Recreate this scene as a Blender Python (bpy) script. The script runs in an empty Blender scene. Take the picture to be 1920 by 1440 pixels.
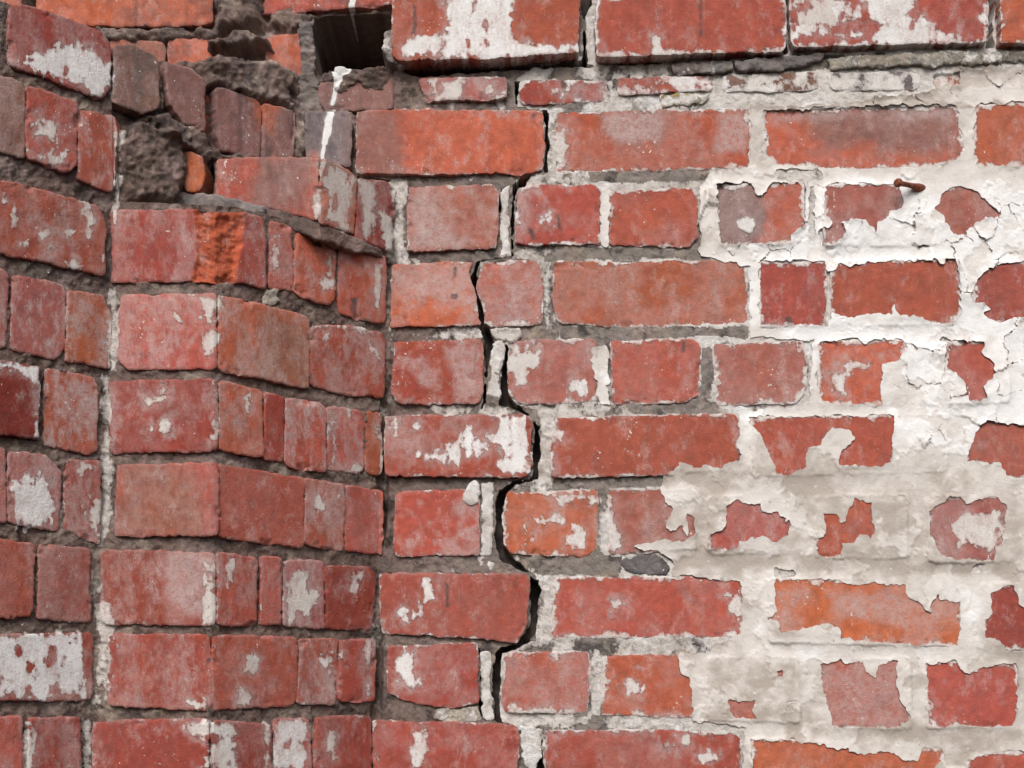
import bpy, math
import numpy as np

# ------------------------------------------------------------------ camera, sky, sun, exposure
scene = bpy.context.scene
FPX, D0, HZ, CX, CAMZ = 2400.0, 1.44, 1350.0, 960.0, 1.5   # focal length (photo px), distance, eye line, centre, eye height
cam_data = bpy.data.cameras.new("camera")
cam_data.sensor_width = 36.0
cam_data.lens = FPX * 36.0 / 1920.0
cam_data.shift_y = (HZ - 720.0) / 1920.0
cam_data.clip_start = 0.02
cam_data.clip_end = 500.0
cam = bpy.data.objects.new("camera", cam_data)
cam.location = (0.0, -D0, CAMZ)
cam.rotation_euler = (math.radians(90), 0, 0)
scene.collection.objects.link(cam)
scene.camera = cam

SUN_EL, SUN_AZ = 42.0, -12.0       # degrees; azimuth measured from straight in front of the wall, negative = from the left
world = bpy.data.worlds.new("World")
scene.world = world
world.use_nodes = True
wn = world.node_tree
sky = wn.nodes.new("ShaderNodeTexSky")
sky.sky_type = 'NISHITA'
sky.sun_disc = False
sky.sun_elevation = math.radians(SUN_EL)
sky.sun_rotation = math.radians(180.0 - SUN_AZ)
sky.air_density = 1.0
sky.dust_density = 5.0
sky.ozone_density = 1.0
bg = wn.nodes["Background"]
hs = wn.nodes.new("ShaderNodeHueSaturation")
hs.inputs["Saturation"].default_value = 0.3      # overcast: the cloud cover greys the sky
wn.links.new(sky.outputs[0], hs.inputs["Color"])
wn.links.new(hs.outputs[0], bg.inputs[0])
bg.inputs[1].default_value = 0.12

sun_data = bpy.data.lights.new("sun", 'SUN')
sun_data.energy = 1.45
sun_data.angle = math.radians(26)
sun_data.color = (1.0, 0.985, 0.965)
sun = bpy.data.objects.new("sun", sun_data)
sun.rotation_euler = (math.radians(90.0 - SUN_EL), 0, math.radians(SUN_AZ))
scene.collection.objects.link(sun)

scene.view_settings.view_transform = 'Standard'
scene.view_settings.look = 'None'
scene.view_settings.gamma = 1.0
scene.view_settings.use_curve_mapping = False
scene.view_settings.exposure = 0.10

# ------------------------------------------------------------------ measured grid over the wall
ST = 2.5
GX = np.arange(-320, 2300, ST)
GY = np.arange(-220, 1720, ST)
NX, NY = len(GX), len(GY)
PX, PY = np.meshgrid(GX, GY)
rng = np.random.default_rng(7)


def vnoise(sx, sy, seed):
    r = np.random.default_rng(seed)
    h, w = int(NY * ST / sy) + 4, int(NX * ST / sx) + 4
    g = r.random((h, w)) * 2 - 1
    u = (GX - GX[0]) / sx
    v = (GY - GY[0]) / sy
    iu, iv = u.astype(int), v.astype(int)
    fu, fv = u - iu, v - iv
    fu = fu * fu * (3 - 2 * fu)
    fv = (fv * fv * (3 - 2 * fv))[:, None]
    a = g[iv][:, iu] * (1 - fu) + g[iv][:, iu + 1] * fu
    b = g[iv + 1][:, iu] * (1 - fu) + g[iv + 1][:, iu + 1] * fu
    return a * (1 - fv) + b * fv


def fbm(s, octs, seed, stretch=1.0, gain=0.55):
    t, amp, tot = 0, 1.0, 0
    for k in range(octs):
        sc = max(s / 2 ** k, ST)
        t = t + amp * vnoise(sc, max(sc * stretch, ST), seed * 31 + k)
        tot += amp
        amp *= gain
    return t / tot * 1.6


def sstep(a, b, x):
    t = np.clip((x - a) / (b - a), 0, 1)
    return t * t * (3 - 2 * t)


def blur(a, r):
    k = max(1, int(round(r / ST)))
    for ax in (0, 1):
        for _ in range(2):
            p = np.pad(a, [(k + 1, k) if i == ax else (0, 0) for i in (0, 1)], mode='edge')
            c = np.cumsum(p, axis=ax)
            n = 2 * k + 1
            a = (c[n:] - c[:-n]) / n if ax == 0 else (c[:, n:] - c[:, :-n]) / n
    return a


def pts(flat):
    return np.array(flat, float).reshape(-1, 2)


def cut_corners(p, r):
    """rounds the corners of a traced outline"""
    out = []
    n = len(p)
    for i in range(n):
        a, b, c = p[i - 1], p[i], p[(i + 1) % n]
        la, lc = np.hypot(*(a - b)), np.hypot(*(c - b))
        ra, rc = min(r, la * .35), min(r, lc * .35)
        q0, q2 = b + (a - b) / max(la, 1e-6) * ra, b + (c - b) / max(lc, 1e-6) * rc
        for t in (0, .5, 1):
            out.append((1 - t) ** 2 * q0 + 2 * t * (1 - t) * b + t * t * q2)
    return np.array(out)


def sdf(poly, X, Y):
    """signed distance in px, positive inside"""
    d = np.full(X.shape, 1e9)
    ins = np.zeros(X.shape, bool)
    n = len(poly)
    for i in range(n):
        ax, ay = poly[i]
        bx, by = poly[(i + 1) % n]
        ex, ey = bx - ax, by - ay
        L = ex * ex + ey * ey
        if L < 1e-9:
            continue
        t = np.clip(((X - ax) * ex + (Y - ay) * ey) / L, 0, 1)
        d = np.minimum(d, (X - ax - t * ex) ** 2 + (Y - ay - t * ey) ** 2)
        if ey != 0:
            c = (ay > Y) != (by > Y)
            ins ^= c & (X < (Y - ay) / ey * ex + ax)
    d = np.sqrt(d)
    return np.where(ins, d, -d)


def window(poly, pad):
    x0, y0 = poly.min(0) - pad
    x1, y1 = poly.max(0) + pad
    j0, j1 = np.clip(np.searchsorted(GX, [x0, x1]), 0, NX)
    i0, i1 = np.clip(np.searchsorted(GY, [y0, y1]), 0, NY)
    return slice(i0, i1), slice(j0, j1)


# faces of the masonry: how near each one stands (1 = plane of the flat wall, more = nearer)
def x_ab(y): return np.interp(y, [400, 1100, 1400], [212, 188, 172])
def x_bc(y): return np.interp(y, [400, 1400], [405, 396])
def x_cd(y): return np.interp(y, [328, 338, 620, 1100, 1400], [640, 738, 724, 706, 700])


def rho(zone, x, y):
    if zone == 'L':
        a, b, c = x_ab(y), x_bc(y), x_cd(y)
        r = np.where(x < a, 1.11 + (a - x) * .000327, 1.11)
        r = np.where(x > b, 1.11 - .11 * (x - b) / (c - b), r)
        return np.where(x > c, 1.0, r)
    if zone == 'U':
        return np.clip(1.11 - (x - 212) * .000327, 1.0, 2)
    if zone == 'V':
        return np.where(x < 600, 1.062, np.clip(1.062 - (x - 600) * .062 / 138, 1.0, 2))
    if zone == 'O':
        return np.full(np.shape(x), .965)
    if zone == 'Q':
        return np.full(np.shape(x), .99)
    return np.full(np.shape(x), 1.0)


def base3(zone, x, y):
    dep = D0 / rho(zone, x, y)
    return np.stack([(x - CX) / FPX * dep, dep - D0, CAMZ + (HZ - y) / FPX * dep], -1)


def to3d(zone, x, y, h):
    p = base3(zone, x, y)
    t = base3(zone, x + 2, y) - base3(zone, x - 2, y)
    n = np.stack([t[..., 1], -t[..., 0]], -1)
    n /= np.linalg.norm(n, axis=-1, keepdims=True)
    p[..., 0] += n[..., 0] * h
    p[..., 1] += n[..., 1] * h
    return p, n


# ------------------------------------------------------------------ clip a field to a triangle sheet with skirts
def clip(F):
    ny, nx = F.shape
    idx = np.arange(ny * nx).reshape(ny, nx)
    f = F.ravel()
    a, b, c, d = idx[:-1, :-1].ravel(), idx[:-1, 1:].ravel(), idx[1:, 1:].ravel(), idx[1:, :-1].ravel()
    T = np.concatenate([np.stack([a, d, c], 1), np.stack([a, c, b], 1)])
    s = f[T] > 0
    k = s.sum(1)
    full = T[k == 3]
    N = ny * nx
    one, so = T[k == 1], s[k == 1]
    r = so.argmax(1)
    one = np.stack([one[np.arange(len(one)), (r + q) % 3] for q in range(3)], 1)
    two, s2 = T[k == 2], s[k == 2]
    r = (~s2).argmax(1)
    two = np.stack([two[np.arange(len(two)), (r + 1 + q) % 3] for q in range(3)], 1)   # in, in, out

    def ek(u, v): return np.minimum(u, v) * N + np.maximum(u, v) + N
    e01, e02 = ek(one[:, 0], one[:, 1]), ek(one[:, 0], one[:, 2])
    e12, e20 = ek(two[:, 1], two[:, 2]), ek(two[:, 2], two[:, 0])
    tris = np.concatenate([full, np.stack([one[:, 0], e01, e02], 1),
                           np.stack([two[:, 0], two[:, 1], e12], 1), np.stack([two[:, 0], e12, e20], 1)])
    segs = np.concatenate([np.stack([e01, e02], 1), np.stack([e12, e20], 1)])
    keys, inv = np.unique(tris.ravel(), return_inverse=True)
    tris = inv.reshape(-1, 3)
    segs = np.searchsorted(keys, segs)
    A = np.where(keys < N, keys, (keys - N) // N)
    B = np.where(keys < N, keys, (keys - N) % N)
    fa, fb = f[A], f[B]
    t = np.where(keys < N, 0.0, fa / np.where(np.abs(fa - fb) < 1e-9, 1e-9, fa - fb))
    return A, B, np.clip(t, 0, 1), tris, segs


ATTR = ('paint', 'tone', 'bloom', 'soot')


def make_mesh(name, co, tris, attrs, color, mat):
    me = bpy.data.meshes.new(name)
    me.vertices.add(len(co))
    me.vertices.foreach_set('co', np.ascontiguousarray(co, np.float32).ravel())
    me.loops.add(len(tris) * 3)
    me.loops.foreach_set('vertex_index', np.ascontiguousarray(tris, np.int32).ravel())
    me.polygons.add(len(tris))
    me.polygons.foreach_set('loop_start', np.arange(0, len(tris) * 3, 3, dtype=np.int32))
    for k, v in attrs.items():
        at = me.attributes.new(k, 'FLOAT', 'POINT')
        at.data.foreach_set('value', np.ascontiguousarray(v, np.float32))
    if color is not None:
        at = me.attributes.new('bcol', 'FLOAT_COLOR', 'POINT')
        at.data.foreach_set('color', np.ascontiguousarray(np.concatenate([color, np.ones((len(color), 1))], 1), np.float32).ravel())
    me.update(calc_edges=True)
    me.validate()
    me.materials.append(mat)
    return me


def sheet(name, F, win, zone, H, skirt, attrs, color, mat, parent, stuff=False):
    """front sheet where F > 0 at height H (m) plus side faces running 'skirt' metres into the wall"""
    A, B, t, tris, segs = clip(F)
    if len(tris) == 0:
        return None

    def S(a):
        a = np.ascontiguousarray(a).reshape(-1, *a.shape[2:])
        w = t if a.ndim == 1 else t[:, None]
        return a[A] * (1 - w) + a[B] * w
    x, y, h = S(PX[win]), S(PY[win]), S(H)
    co, n = to3d(zone, x, y, h)
    at = {k: S(v) for k, v in attrs.items()}
    col = S(color) if color is not None else None
    if skirt > 0 and len(segs):
        u, inv = np.unique(segs.ravel(), return_inverse=True)
        sg = inv.reshape(-1, 2)
        n0 = len(co)
        m = len(u)
        top = co[u]
        back = top.copy()
        back[:, 0] -= n[u, 0] * skirt
        back[:, 1] -= n[u, 1] * skirt
        co = np.concatenate([co, top, back])
        p, q = sg[:, 0] + n0, sg[:, 1] + n0
        tris = np.concatenate([tris, np.stack([q, p, p + m], 1), np.stack([q, p + m, q + m], 1)])
        for k in at:
            v = at[k][u]
            back_v = np.minimum(v, -12) if k == 'paint' else v
            at[k] = np.concatenate([at[k], v, back_v])
        if col is not None:
            col = np.concatenate([col, col[u], col[u]])
    org = co.mean(0)
    me = make_mesh(name, co - org, tris, at, col, mat)
    ob = bpy.data.objects.new(name, me)
    ob.location = org
    scene.collection.objects.link(ob)
    if parent is not None:
        ob.parent = parent
    if stuff:
        ob['kind'] = 'stuff'
    return ob


# ------------------------------------------------------------------ materials
class NT:
    def __init__(self, name):
        self.m = bpy.data.materials.new(name)
        self.m.use_nodes = True
        self.t = self.m.node_tree
        self.b = self.t.nodes['Principled BSDF']
        self.pos = self.t.nodes.new('ShaderNodeNewGeometry').outputs['Position']

    def put(self, sock, v):
        if hasattr(v, 'is_linked'):
            self.t.links.new(v, sock)
        else:
            sock.default_value = v

    def attr(self, n, out='Fac'):
        a = self.t.nodes.new('ShaderNodeAttribute')
        a.attribute_name = n
        return a.outputs[out]

    def noise(self, scale, detail=4, rough=.55, stretch=None, off=0.0):
        v = self.pos
        mp = self.t.nodes.new('ShaderNodeMapping')
        mp.inputs['Location'].default_value = (off, off * .7, off * 1.3)
        mp.inputs['Scale'].default_value = stretch or (1, 1, 1)
        self.t.links.new(v, mp.inputs['Vector'])
        n = self.t.nodes.new('ShaderNodeTexNoise')
        self.t.links.new(mp.outputs[0], n.inputs['Vector'])
        n.inputs['Scale'].default_value = scale
        n.inputs['Detail'].default_value = detail
        n.inputs['Roughness'].default_value = rough
        return n.outputs['Fac']

    def math(self, op, a, b=0.0, c=None):
        n = self.t.nodes.new('ShaderNodeMath')
        n.operation = op
        self.put(n.inputs[0], a)
        self.put(n.inputs[1], b)
        if c is not None:
            self.put(n.inputs[2], c)
        return n.outputs[0]

    def ramp(self, x, a, b, lo=0.0, hi=1.0):
        n = self.t.nodes.new('ShaderNodeMapRange')
        n.interpolation_type = 'SMOOTHSTEP'
        self.put(n.inputs[0], x)
        for i, v in enumerate((a, b, lo, hi)):
            n.inputs[i + 1].default_value = v
        return n.outputs[0]

    def mix(self, f, a, b, blend='MIX'):
        n = self.t.nodes.new('ShaderNodeMix')
        n.data_type = 'RGBA'
        n.blend_type = blend
        self.put(n.inputs[0], f)
        self.put(n.inputs[6], a if hasattr(a, 'is_linked') else (*a, 1))
        self.put(n.inputs[7], b if hasattr(b, 'is_linked') else (*b, 1))
        return n.outputs[2]

    def gray(self, v):
        n = self.t.nodes.new('ShaderNodeCombineColor')
        for i in range(3):
            self.put(n.inputs[i], v)
        return n.outputs[0]

    def bump(self, h, strength, dist, normal=None):
        n = self.t.nodes.new('ShaderNodeBump')
        n.inputs['Strength'].default_value = strength
        n.inputs['Distance'].default_value = dist
        self.put(n.inputs['Height'], h)
        if normal is not None:
            self.t.links.new(normal, n.inputs['Normal'])
        return n.outputs[0]


WHITE, CREAM, BEIGE = (.82, .795, .78), (.66, .605, .56), (.43, .365, .315)


def paint_colour(k):
    tone = k.math('ADD', k.attr('tone'), k.math('MULTIPLY', k.math('SUBTRACT', k.noise(55, 5, .6), .5), .7))
    c = k.mix(k.ramp(tone, 0, .5), WHITE, CREAM)
    c = k.mix(k.ramp(tone, .5, 1.05), c, BEIGE)
    g = k.noise(420, 3, .6, off=3.1)
    c = k.mix(k.ramp(g, .60, .78, 0, .35), c, (.30, .25, .21))
    return k.mix(k.ramp(k.math('ADD', k.noise(330, 2, .5, off=11.3), k.math('MULTIPLY', k.math('SUBTRACT', k.noise(14, 3, .6, off=12.7), .5), .3)), .78, .80, 0, .85), c, (.06, .055, .055))


def masonry(name, rough, grain, speck):
    k = NT(name)
    base = k.attr('bcol', 'Color')
    mott = k.noise(95, 6, .65)
    base = k.mix(1.0, base, k.gray(k.ramp(mott, .25, .78, .80, 1.20)), 'MULTIPLY')
    hue = k.noise(38, 4, .6, stretch=(1, 1, .55), off=7.7)
    base = k.mix(k.ramp(hue, .42, .72, 0, .26), base, k.mix(1.0, base, (1.25, 1.35, 1.1), 'MULTIPLY'))
    pits = k.noise(900, 2, .6, off=1.7)
    base = k.mix(k.ramp(pits, .62, .75, 0, .45), base, k.mix(1.0, base, (.35, .33, .33), 'MULTIPLY'))
    bl = k.math('MULTIPLY', k.attr('bloom'), k.ramp(k.math('ADD', k.math('MULTIPLY', k.noise(160, 5, .7, off=4.4), .6), k.math('MULTIPLY', k.noise(700, 3, .7, off=9), .4)), .34, .60, .25, 1.0))
    base = k.mix(bl, base, (.50, .385, .365))
    if speck < .705:
        sc = k.math('MULTIPLY', k.ramp(k.noise(48, 7, .78, stretch=(1, 1, .6), off=15.2), .50, .70, 0, .62), k.ramp(k.noise(520, 4, .75, off=16.1), .36, .60, .3, 1.0))
        base = k.mix(sc, base, (.56, .445, .42))
        dk = k.math('MULTIPLY', k.ramp(k.noise(34, 6, .72, off=17.9), .54, .74, 0, .45), k.ramp(k.noise(380, 4, .7, off=18.3), .35, .62, .3, 1.0))
        base = k.mix(dk, base, (.115, .075, .068))
    so = k.math('MULTIPLY', k.attr('soot'), k.ramp(k.noise(210, 4, .65, off=2.2), .3, .6, .45, 1.0))
    base = k.mix(so, base, (.085, .072, .072))
    if speck:
        sp = k.math('ADD', k.noise(240, 5, .62, off=5.5), k.math('MULTIPLY', k.math('SUBTRACT', k.noise(17, 4, .6, off=6.1), .5), .48))
        spm = k.ramp(sp, speck, speck + .05)
        base = k.mix(spm, base, (.72, .68, .64))
    pn = k.math('ADD', k.math('MULTIPLY', k.math('SUBTRACT', k.noise(300, 5, .8, off=8.8), .5), 24.0), k.math('MULTIPLY', k.math('SUBTRACT', k.noise(150, 4, .7, stretch=(1, 1, .4), off=8.1), .5), 12.0))
    ps = k.math('ADD', k.attr('paint'), pn)
    pm = k.ramp(ps, -1.0, 1.3)
    film = k.ramp(k.math('ADD', ps, k.math('MULTIPLY', k.math('SUBTRACT', k.noise(75, 5, .7, stretch=(1, 1, .35), off=13.0), .5), 22.0)), -3.0, 11.0, .25, 1.0)
    pa = k.math('MULTIPLY', pm, film)
    col = k.mix(pa, base, paint_colour(k))
    k.put(k.b.inputs['Base Color'], col)
    k.put(k.b.inputs['Roughness'], k.ramp(pm, 0, 1, rough, .62))
    k.b.inputs['Specular IOR Level'].default_value = .15
    hgt = k.math('ADD', k.math('MULTIPLY', k.noise(600, 5, .7, off=.4), grain), k.math('MULTIPLY', k.noise(150, 4, .6, off=.9), grain))
    n1 = k.bump(hgt, .8, .0012)
    n2 = k.bump(pm, .9, .0007, n1)
    k.put(k.b.inputs['Normal'], n2)
    return k.m


def paint_material():
    k = NT('flaking_paint')
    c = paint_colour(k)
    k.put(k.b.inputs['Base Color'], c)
    k.b.inputs['Roughness'].default_value = .55
    k.b.inputs['Specular IOR Level'].default_value = .3
    h = k.math('ADD', k.noise(90, 5, .6), k.math('MULTIPLY', k.noise(480, 3, .6, off=2.0), .35))
    k.put(k.b.inputs['Normal'], k.bump(h, .55, .0022))
    return k.m


def rust_material():
    k = NT('rusty_iron')
    c = k.mix(k.ramp(k.noise(260, 5, .7), .35, .68), (.10, .028, .016), (.36, .10, .04))
    k.put(k.b.inputs['Base Color'], c)
    k.b.inputs['Roughness'].default_value = .85
    k.put(k.b.inputs['Normal'], k.bump(k.noise(900, 4, .7), .8, .0012))
    return k.m


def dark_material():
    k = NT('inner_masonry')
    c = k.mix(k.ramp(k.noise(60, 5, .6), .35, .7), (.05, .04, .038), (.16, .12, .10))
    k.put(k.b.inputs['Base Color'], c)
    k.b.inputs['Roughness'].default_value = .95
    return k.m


M_BRICK = masonry('weathered_brick', .9, 1.1, .70)
M_MORTAR = masonry('lime_mortar', .95, 1.9, .71)
M_PAINT = paint_material()
M_RUST = rust_material()
M_CORE = dark_material()

COL = {
    'r': (.405, .096, .066),   # brick red
    'd': (.325, .066, .047),   # deep red
    'D': (.235, .040, .030),   # dark cherry
    'o': (.455, .116, .063),    # orange red
    'O': (.51, .130, .060),    # raw orange clay
    'p': (.375, .120, .098),    # pinkish red
    'g': (.265, .128, .108),    # sooty grey-red
    'k': (.165, .138, .138),   # soot grey
    'b': (.25, .125, .085),    # brown
}
COL = {k: np.array(v) for k, v in COL.items()}

# ------------------------------------------------------------------ traced bricks: side (l/r of the crack), face, colour, bloom, lift mm, outline
BR = []


def B(side, zone, col, bloom, lift, *flat):
    BR.append((side, zone, col, bloom, lift, pts(flat)))


# flat wall, top course standing proud
B('l', 'D', 'r', .25, 17, 738, 2, 1087, 6, 1086, 112, 900, 122, 752, 125, 738, 118)
B('r', 'D', 'r', .15, 14, 1114, 16, 1132, 8, 1240, -2, 1469, -10, 1468, 106, 1116, 119)
B('r', 'D', 'r', .2, 14, 1475, -14, 1845, -24, 1846, 88, 1480, 98)
B('r', 'D', 'o', .1, 14, 1868, -24, 2236, -30, 2236, 84, 1868, 91)
B('l', 'D', 'r', .2, 17, 745, -130, 905, -130, 905, -10, 745, -10)
B('l', 'D', 'd', .2, 17, 920, -130, 1080, -130, 1080, -8, 920, -10)
B('r', 'D', 'r', .2, 14, 1120, -130, 1290, -132, 1290, -18, 1120, -12)
B('r', 'D', 'r', .3, 14, 1305, -132, 1470, -140, 1470, -26, 1305, -20)
B('r', 'D', 'o', .2, 14, 1485, -140, 1660, -145, 1660, -34, 1485, -30)
B('r', 'D', 'r', .2, 14, 1675, -145, 1850, -150, 1850, -40, 1675, -36)
B('r', 'D', 'r', .2, 14, 1868, -150, 2050, -150, 2050, -44, 1868, -40)
# thin split course
B('l', 'D', 'p', .6, 3, 785, 150, 950, 146, 952, 187, 800, 191)
B('r', 'D', 'd', .3, 3, 974, 152, 1060, 150, 1140, 152, 1138, 188, 1060, 194, 975, 194)
B('r', 'D', 'r', .5, 3, 1160, 150, 1250, 146, 1335, 144, 1335, 170, 1240, 176, 1160, 178)
B('r', 'D', 'b', .3, 3, 1354, 143, 1530, 134, 1535, 166, 1490, 171, 1356, 171)
B('r', 'D', 'k', .35, 3, 1552, 138, 1715, 133, 1727, 145, 1722, 166, 1560, 170)
B('r', 'D', 'o', .3, -2, 1752, 137, 1860, 134, 1860, 160, 1752, 162)
B('r', 'D', 'o', .3, -2, 1880, 134, 2060, 130, 2060, 158, 1880, 160)
# course 2, stretchers
B('l', 'D', 'o', .12, 3, 670, 212, 760, 207, 1018, 208, 1020, 325, 840, 327, 668, 328)
B('r', 'D', 'o', .30, 1, 1042, 210, 1404, 204, 1407, 312, 1240, 318, 1042, 321)
B('r', 'D', 'o', .25, 1, 1436, 204, 1600, 200, 1793, 196, 1801, 240, 1808, 282, 1795, 300, 1758, 312, 1600, 317, 1460, 310, 1436, 292)
B('r', 'D', 'o', .2, 1, 1828, 196, 1920, 192, 2190, 186, 2190, 308, 1835, 313, 1826, 290)
# course 3, headers
B('l', 'D', 'p', .62, 2, 768, 353, 924, 346, 934, 362, 932, 466, 764, 472)
B('r', 'D', 'r', .35, 2, 967, 358, 1000, 346, 1116, 347, 1126, 362, 1122, 458, 964, 459)
B('r', 'D', 'r', .25, 2, 1144, 358, 1298, 352, 1308, 366, 1308, 444, 1292, 462, 1142, 460)
B('r', 'D', 'r', .4, 2, 1340, 347, 1500, 341, 1509, 350, 1508, 440, 1486, 458, 1345, 462)
B('r', 'D', 'p', .4, 2, 1543, 352, 1560, 346, 1704, 344, 1712, 360, 1706, 462, 1545, 462)
B('r', 'D', 'p', .35, 2, 1748, 346, 1900, 342, 1904, 455, 1750, 460)
B('r', 'D', 'r', .3, 2, 1935, 342, 2095, 340, 2095, 455, 1935, 458)
# course 4, stretchers
B('l', 'D', 'o', .6, 2, 736, 497, 890, 488, 880, 512, 892, 560, 899, 609, 732, 613)
B('r', 'D', 'r', .5, 1, 901, 492, 1012, 487, 1018, 520, 1018, 600, 1010, 610, 912, 612, 905, 575, 894, 535)
B('r', 'D', 'o', .35, 2, 1040, 495, 1384, 488, 1397, 504, 1405, 560, 1403, 605, 1180, 613, 1046, 606, 1036, 560)
B('r', 'D', 'r', .22, 2, 1423, 492, 1548, 490, 1550, 612, 1425, 613)
B('r', 'D', 'r', .15, 2, 1558, 491, 1796, 486, 1800, 590, 1780, 611, 1558, 612)
B('r', 'D', 'd', .2, 2, 1824, 492, 2190, 486, 2190, 606, 1826, 610)
# course 5, headers
B('l', 'D', 'd', .55, 2, 740, 643, 903, 637, 908, 690, 903, 750, 892, 757, 746, 757, 735, 735)
B('r', 'D', 'p', .35, 1, 964, 641, 1114, 635, 1120, 655, 1120, 752, 978, 757, 957, 742, 952, 690)
B('r', 'D', 'r', .25, 2, 1145, 641, 1298, 634, 1313, 652, 1310, 738, 1282, 755, 1150, 757)
B('r', 'D', 'p', .3, 2, 1340, 647, 1505, 640, 1512, 690, 1510, 735, 1490, 757, 1345, 760)
B('r', 'D', 'o', .2, 2, 1531, 640, 1697, 636, 1700, 760, 1535, 762)
B('r', 'D', 'r', .25, 2, 1728, 640, 1892, 636, 1894, 757, 1730, 760)
B('r', 'D', 'r', .25, 2, 1918, 640, 2080, 636, 2080, 757, 1920, 760)
# course 6, stretchers
B('l', 'D', 'd', .5, 3, 722, 782, 984, 778, 998, 790, 998, 880, 985, 895, 722, 893)
B('r', 'D', 'r', .1, 2, 1042, 786, 1378, 775, 1386, 793, 1384, 868, 1360, 884, 1200, 892, 1034, 896, 1034, 850)
B('r', 'D', 'r', .12, 2, 1405, 782, 1776, 776, 1778, 886, 1408, 894)
B('r', 'D', 'r', .2, 2, 1808, 782, 2176, 776, 2176, 890, 1810, 896)
# course 7, headers
B('l', 'D', 'r', .55, 2, 742, 922, 898, 918, 900, 1040, 738, 1043)
B('r', 'D', 'o', .25, 2, 950, 925, 1118, 920, 1122, 935, 1120, 1030, 1095, 1043, 960, 1037, 945, 1018, 945, 940)
B('r', 'D', 'p', .5, 2, 1140, 920, 1303, 916, 1305, 1032, 1142, 1038)
B('r', 'D', 'r', .3, 2, 1328, 930, 1500, 928, 1500, 1036, 1328, 1040)
B('r', 'D', 'r', .25, 2, 1528, 930, 1700, 928, 1700, 1046, 1528, 1048)
B('r', 'D', 'p', .35, 2, 1738, 930, 1896, 928, 1898, 1054, 1740, 1056)
B('r', 'D', 'r', .3, 2, 1926, 930, 2090, 928, 2090, 1054, 1926, 1056)
# course 8, stretchers
B('l', 'D', 'r', .2, 3, 712, 1075, 984, 1078, 993, 1090, 990, 1168, 968, 1204, 900, 1196, 715, 1188)
B('r', 'D', 'r', .25, 2, 1042, 1083, 1390, 1081, 1394, 1102, 1393, 1194, 1034, 1196)
B('r', 'D', 'O', .5, 2, 1440, 1085, 1800, 1085, 1806, 1130, 1804, 1212, 1442, 1206)
B('r', 'D', 'd', .15, 2, 1840, 1093, 2206, 1093, 2206, 1215, 1842, 1219)
# course 9, headers
B('l', 'D', 'd', .35, 2, 728, 1212, 895, 1205, 897, 1316, 850, 1327, 790, 1322, 727, 1300)
B('r', 'D', 'r', .4, 2, 943, 1226, 1104, 1220, 1108, 1240, 1105, 1324, 1088, 1337, 946, 1335, 940, 1320)
B('r', 'D', 'o', .3, 2, 1131, 1232, 1298, 1224, 1302, 1340, 1280, 1346, 1130, 1340)
B('r', 'D', 'r', .3, 2, 1325, 1232, 1498, 1232, 1500, 1355, 1327, 1352)
B('r', 'D', 'r', .5, 2, 1535, 1234, 1706, 1234, 1708, 1368, 1537, 1366)
B('r', 'D', 'r', .15, 2, 1735, 1240, 1910, 1240, 1913, 1364, 1737, 1366)
B('r', 'D', 'r', .3, 2, 1940, 1240, 2110, 1240, 2110, 1368, 1940, 1368)
# course 10, stretchers
B('l', 'D', 'd', .3, 3, 699, 1351, 964, 1358, 972, 1372, 972, 1478, 700, 1474)
B('r', 'D', 'r', .25, 2, 1023, 1371, 1200, 1366, 1388, 1377, 1391, 1492, 1022, 1488)
B('r', 'D', 'o', .2, 2, 1408, 1384, 1772, 1400, 1774, 1512, 1408, 1506)
B('r', 'D', 'r', .2, 2, 1812, 1408, 2180, 1410, 2180, 1525, 1812, 1522)
# course 11, below the frame
for q, (x0, x1) in enumerate(((720, 890), (950, 1110), (1135, 1300), (1325, 1500), (1530, 1700), (1735, 1900), (1930, 2100))):
    B('l' if x1 < 900 else 'r', 'D', 'rodr'[q % 4], .3, 2, x0, 1515 + q * 3, x1, 1515 + q * 3, x1, 1632 + q * 3, x0, 1632 + q * 3)

# splayed reveal, outer face
B('l', 'L', 'd', .35, 3, 15, 10, 60, 17, 183, 58, 205, 86, 203, 165, 188, 187, 18, 122)
B('l', 'L', 'b', .45, 2, -90, 118, 0, 145, 30, 152, 45, 174, 44, 298, -90, 255)
B('l', 'L', 'r', .35, 3, 50, 163, 140, 195, 138, 312, 122, 323, 48, 298)
B('l', 'L', 'r', .6, 2, 146, 208, 218, 222, 215, 352, 202, 361, 146, 336)
B('l', 'L', 'r', .35, 3, -150, 305, 0, 343, 25, 346, 180, 388, 195, 425, 193, 517, 0, 474, -150, 445)
B('l', 'L', 'p', .5, 2, -80, 492, 8, 508, 14, 520, 12, 652, -80, 638)
B('l', 'L', 'p', .75, 2, 26, 517, 118, 534, 122, 548, 122, 648, 104, 673, 18, 655)
B('l', 'L', 'o', .6, 2, 127, 545, 194, 555, 206, 592, 203, 690, 122, 676)
B('l', 'L', 'D', .05, 3, -170, 652, 0, 677, 71, 690, 65, 822, 0, 816, -170, 800)
B('l', 'L', 'r', .7, 2, 86, 692, 174, 709, 184, 730, 180, 844, 162, 851, 82, 833)
B('l', 'L', 'p', .4, 2, -70, 825, 7, 842, 9, 978, -70, 968)
B('l', 'L', 'p', .6, 2, 15, 846, 84, 855, 112, 886, 110, 996, 15, 978)
B('l', 'L', 'd', .55, 2, 124, 864, 186, 866, 186, 1020, 120, 992)
B('l', 'L', 'r', .25, 3, -150, 1004, 0, 1012, 63, 1022, 58, 1154, 0, 1158, -150, 1150)
B('l', 'L', 'p', .35, 2, 73, 1023, 168, 1030, 168, 1165, 70, 1160)
B('l', 'L', 'd', .3, 3, -120, 1190, 0, 1192, 174, 1187, 172, 1312, 0, 1312, -120, 1310)
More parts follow.
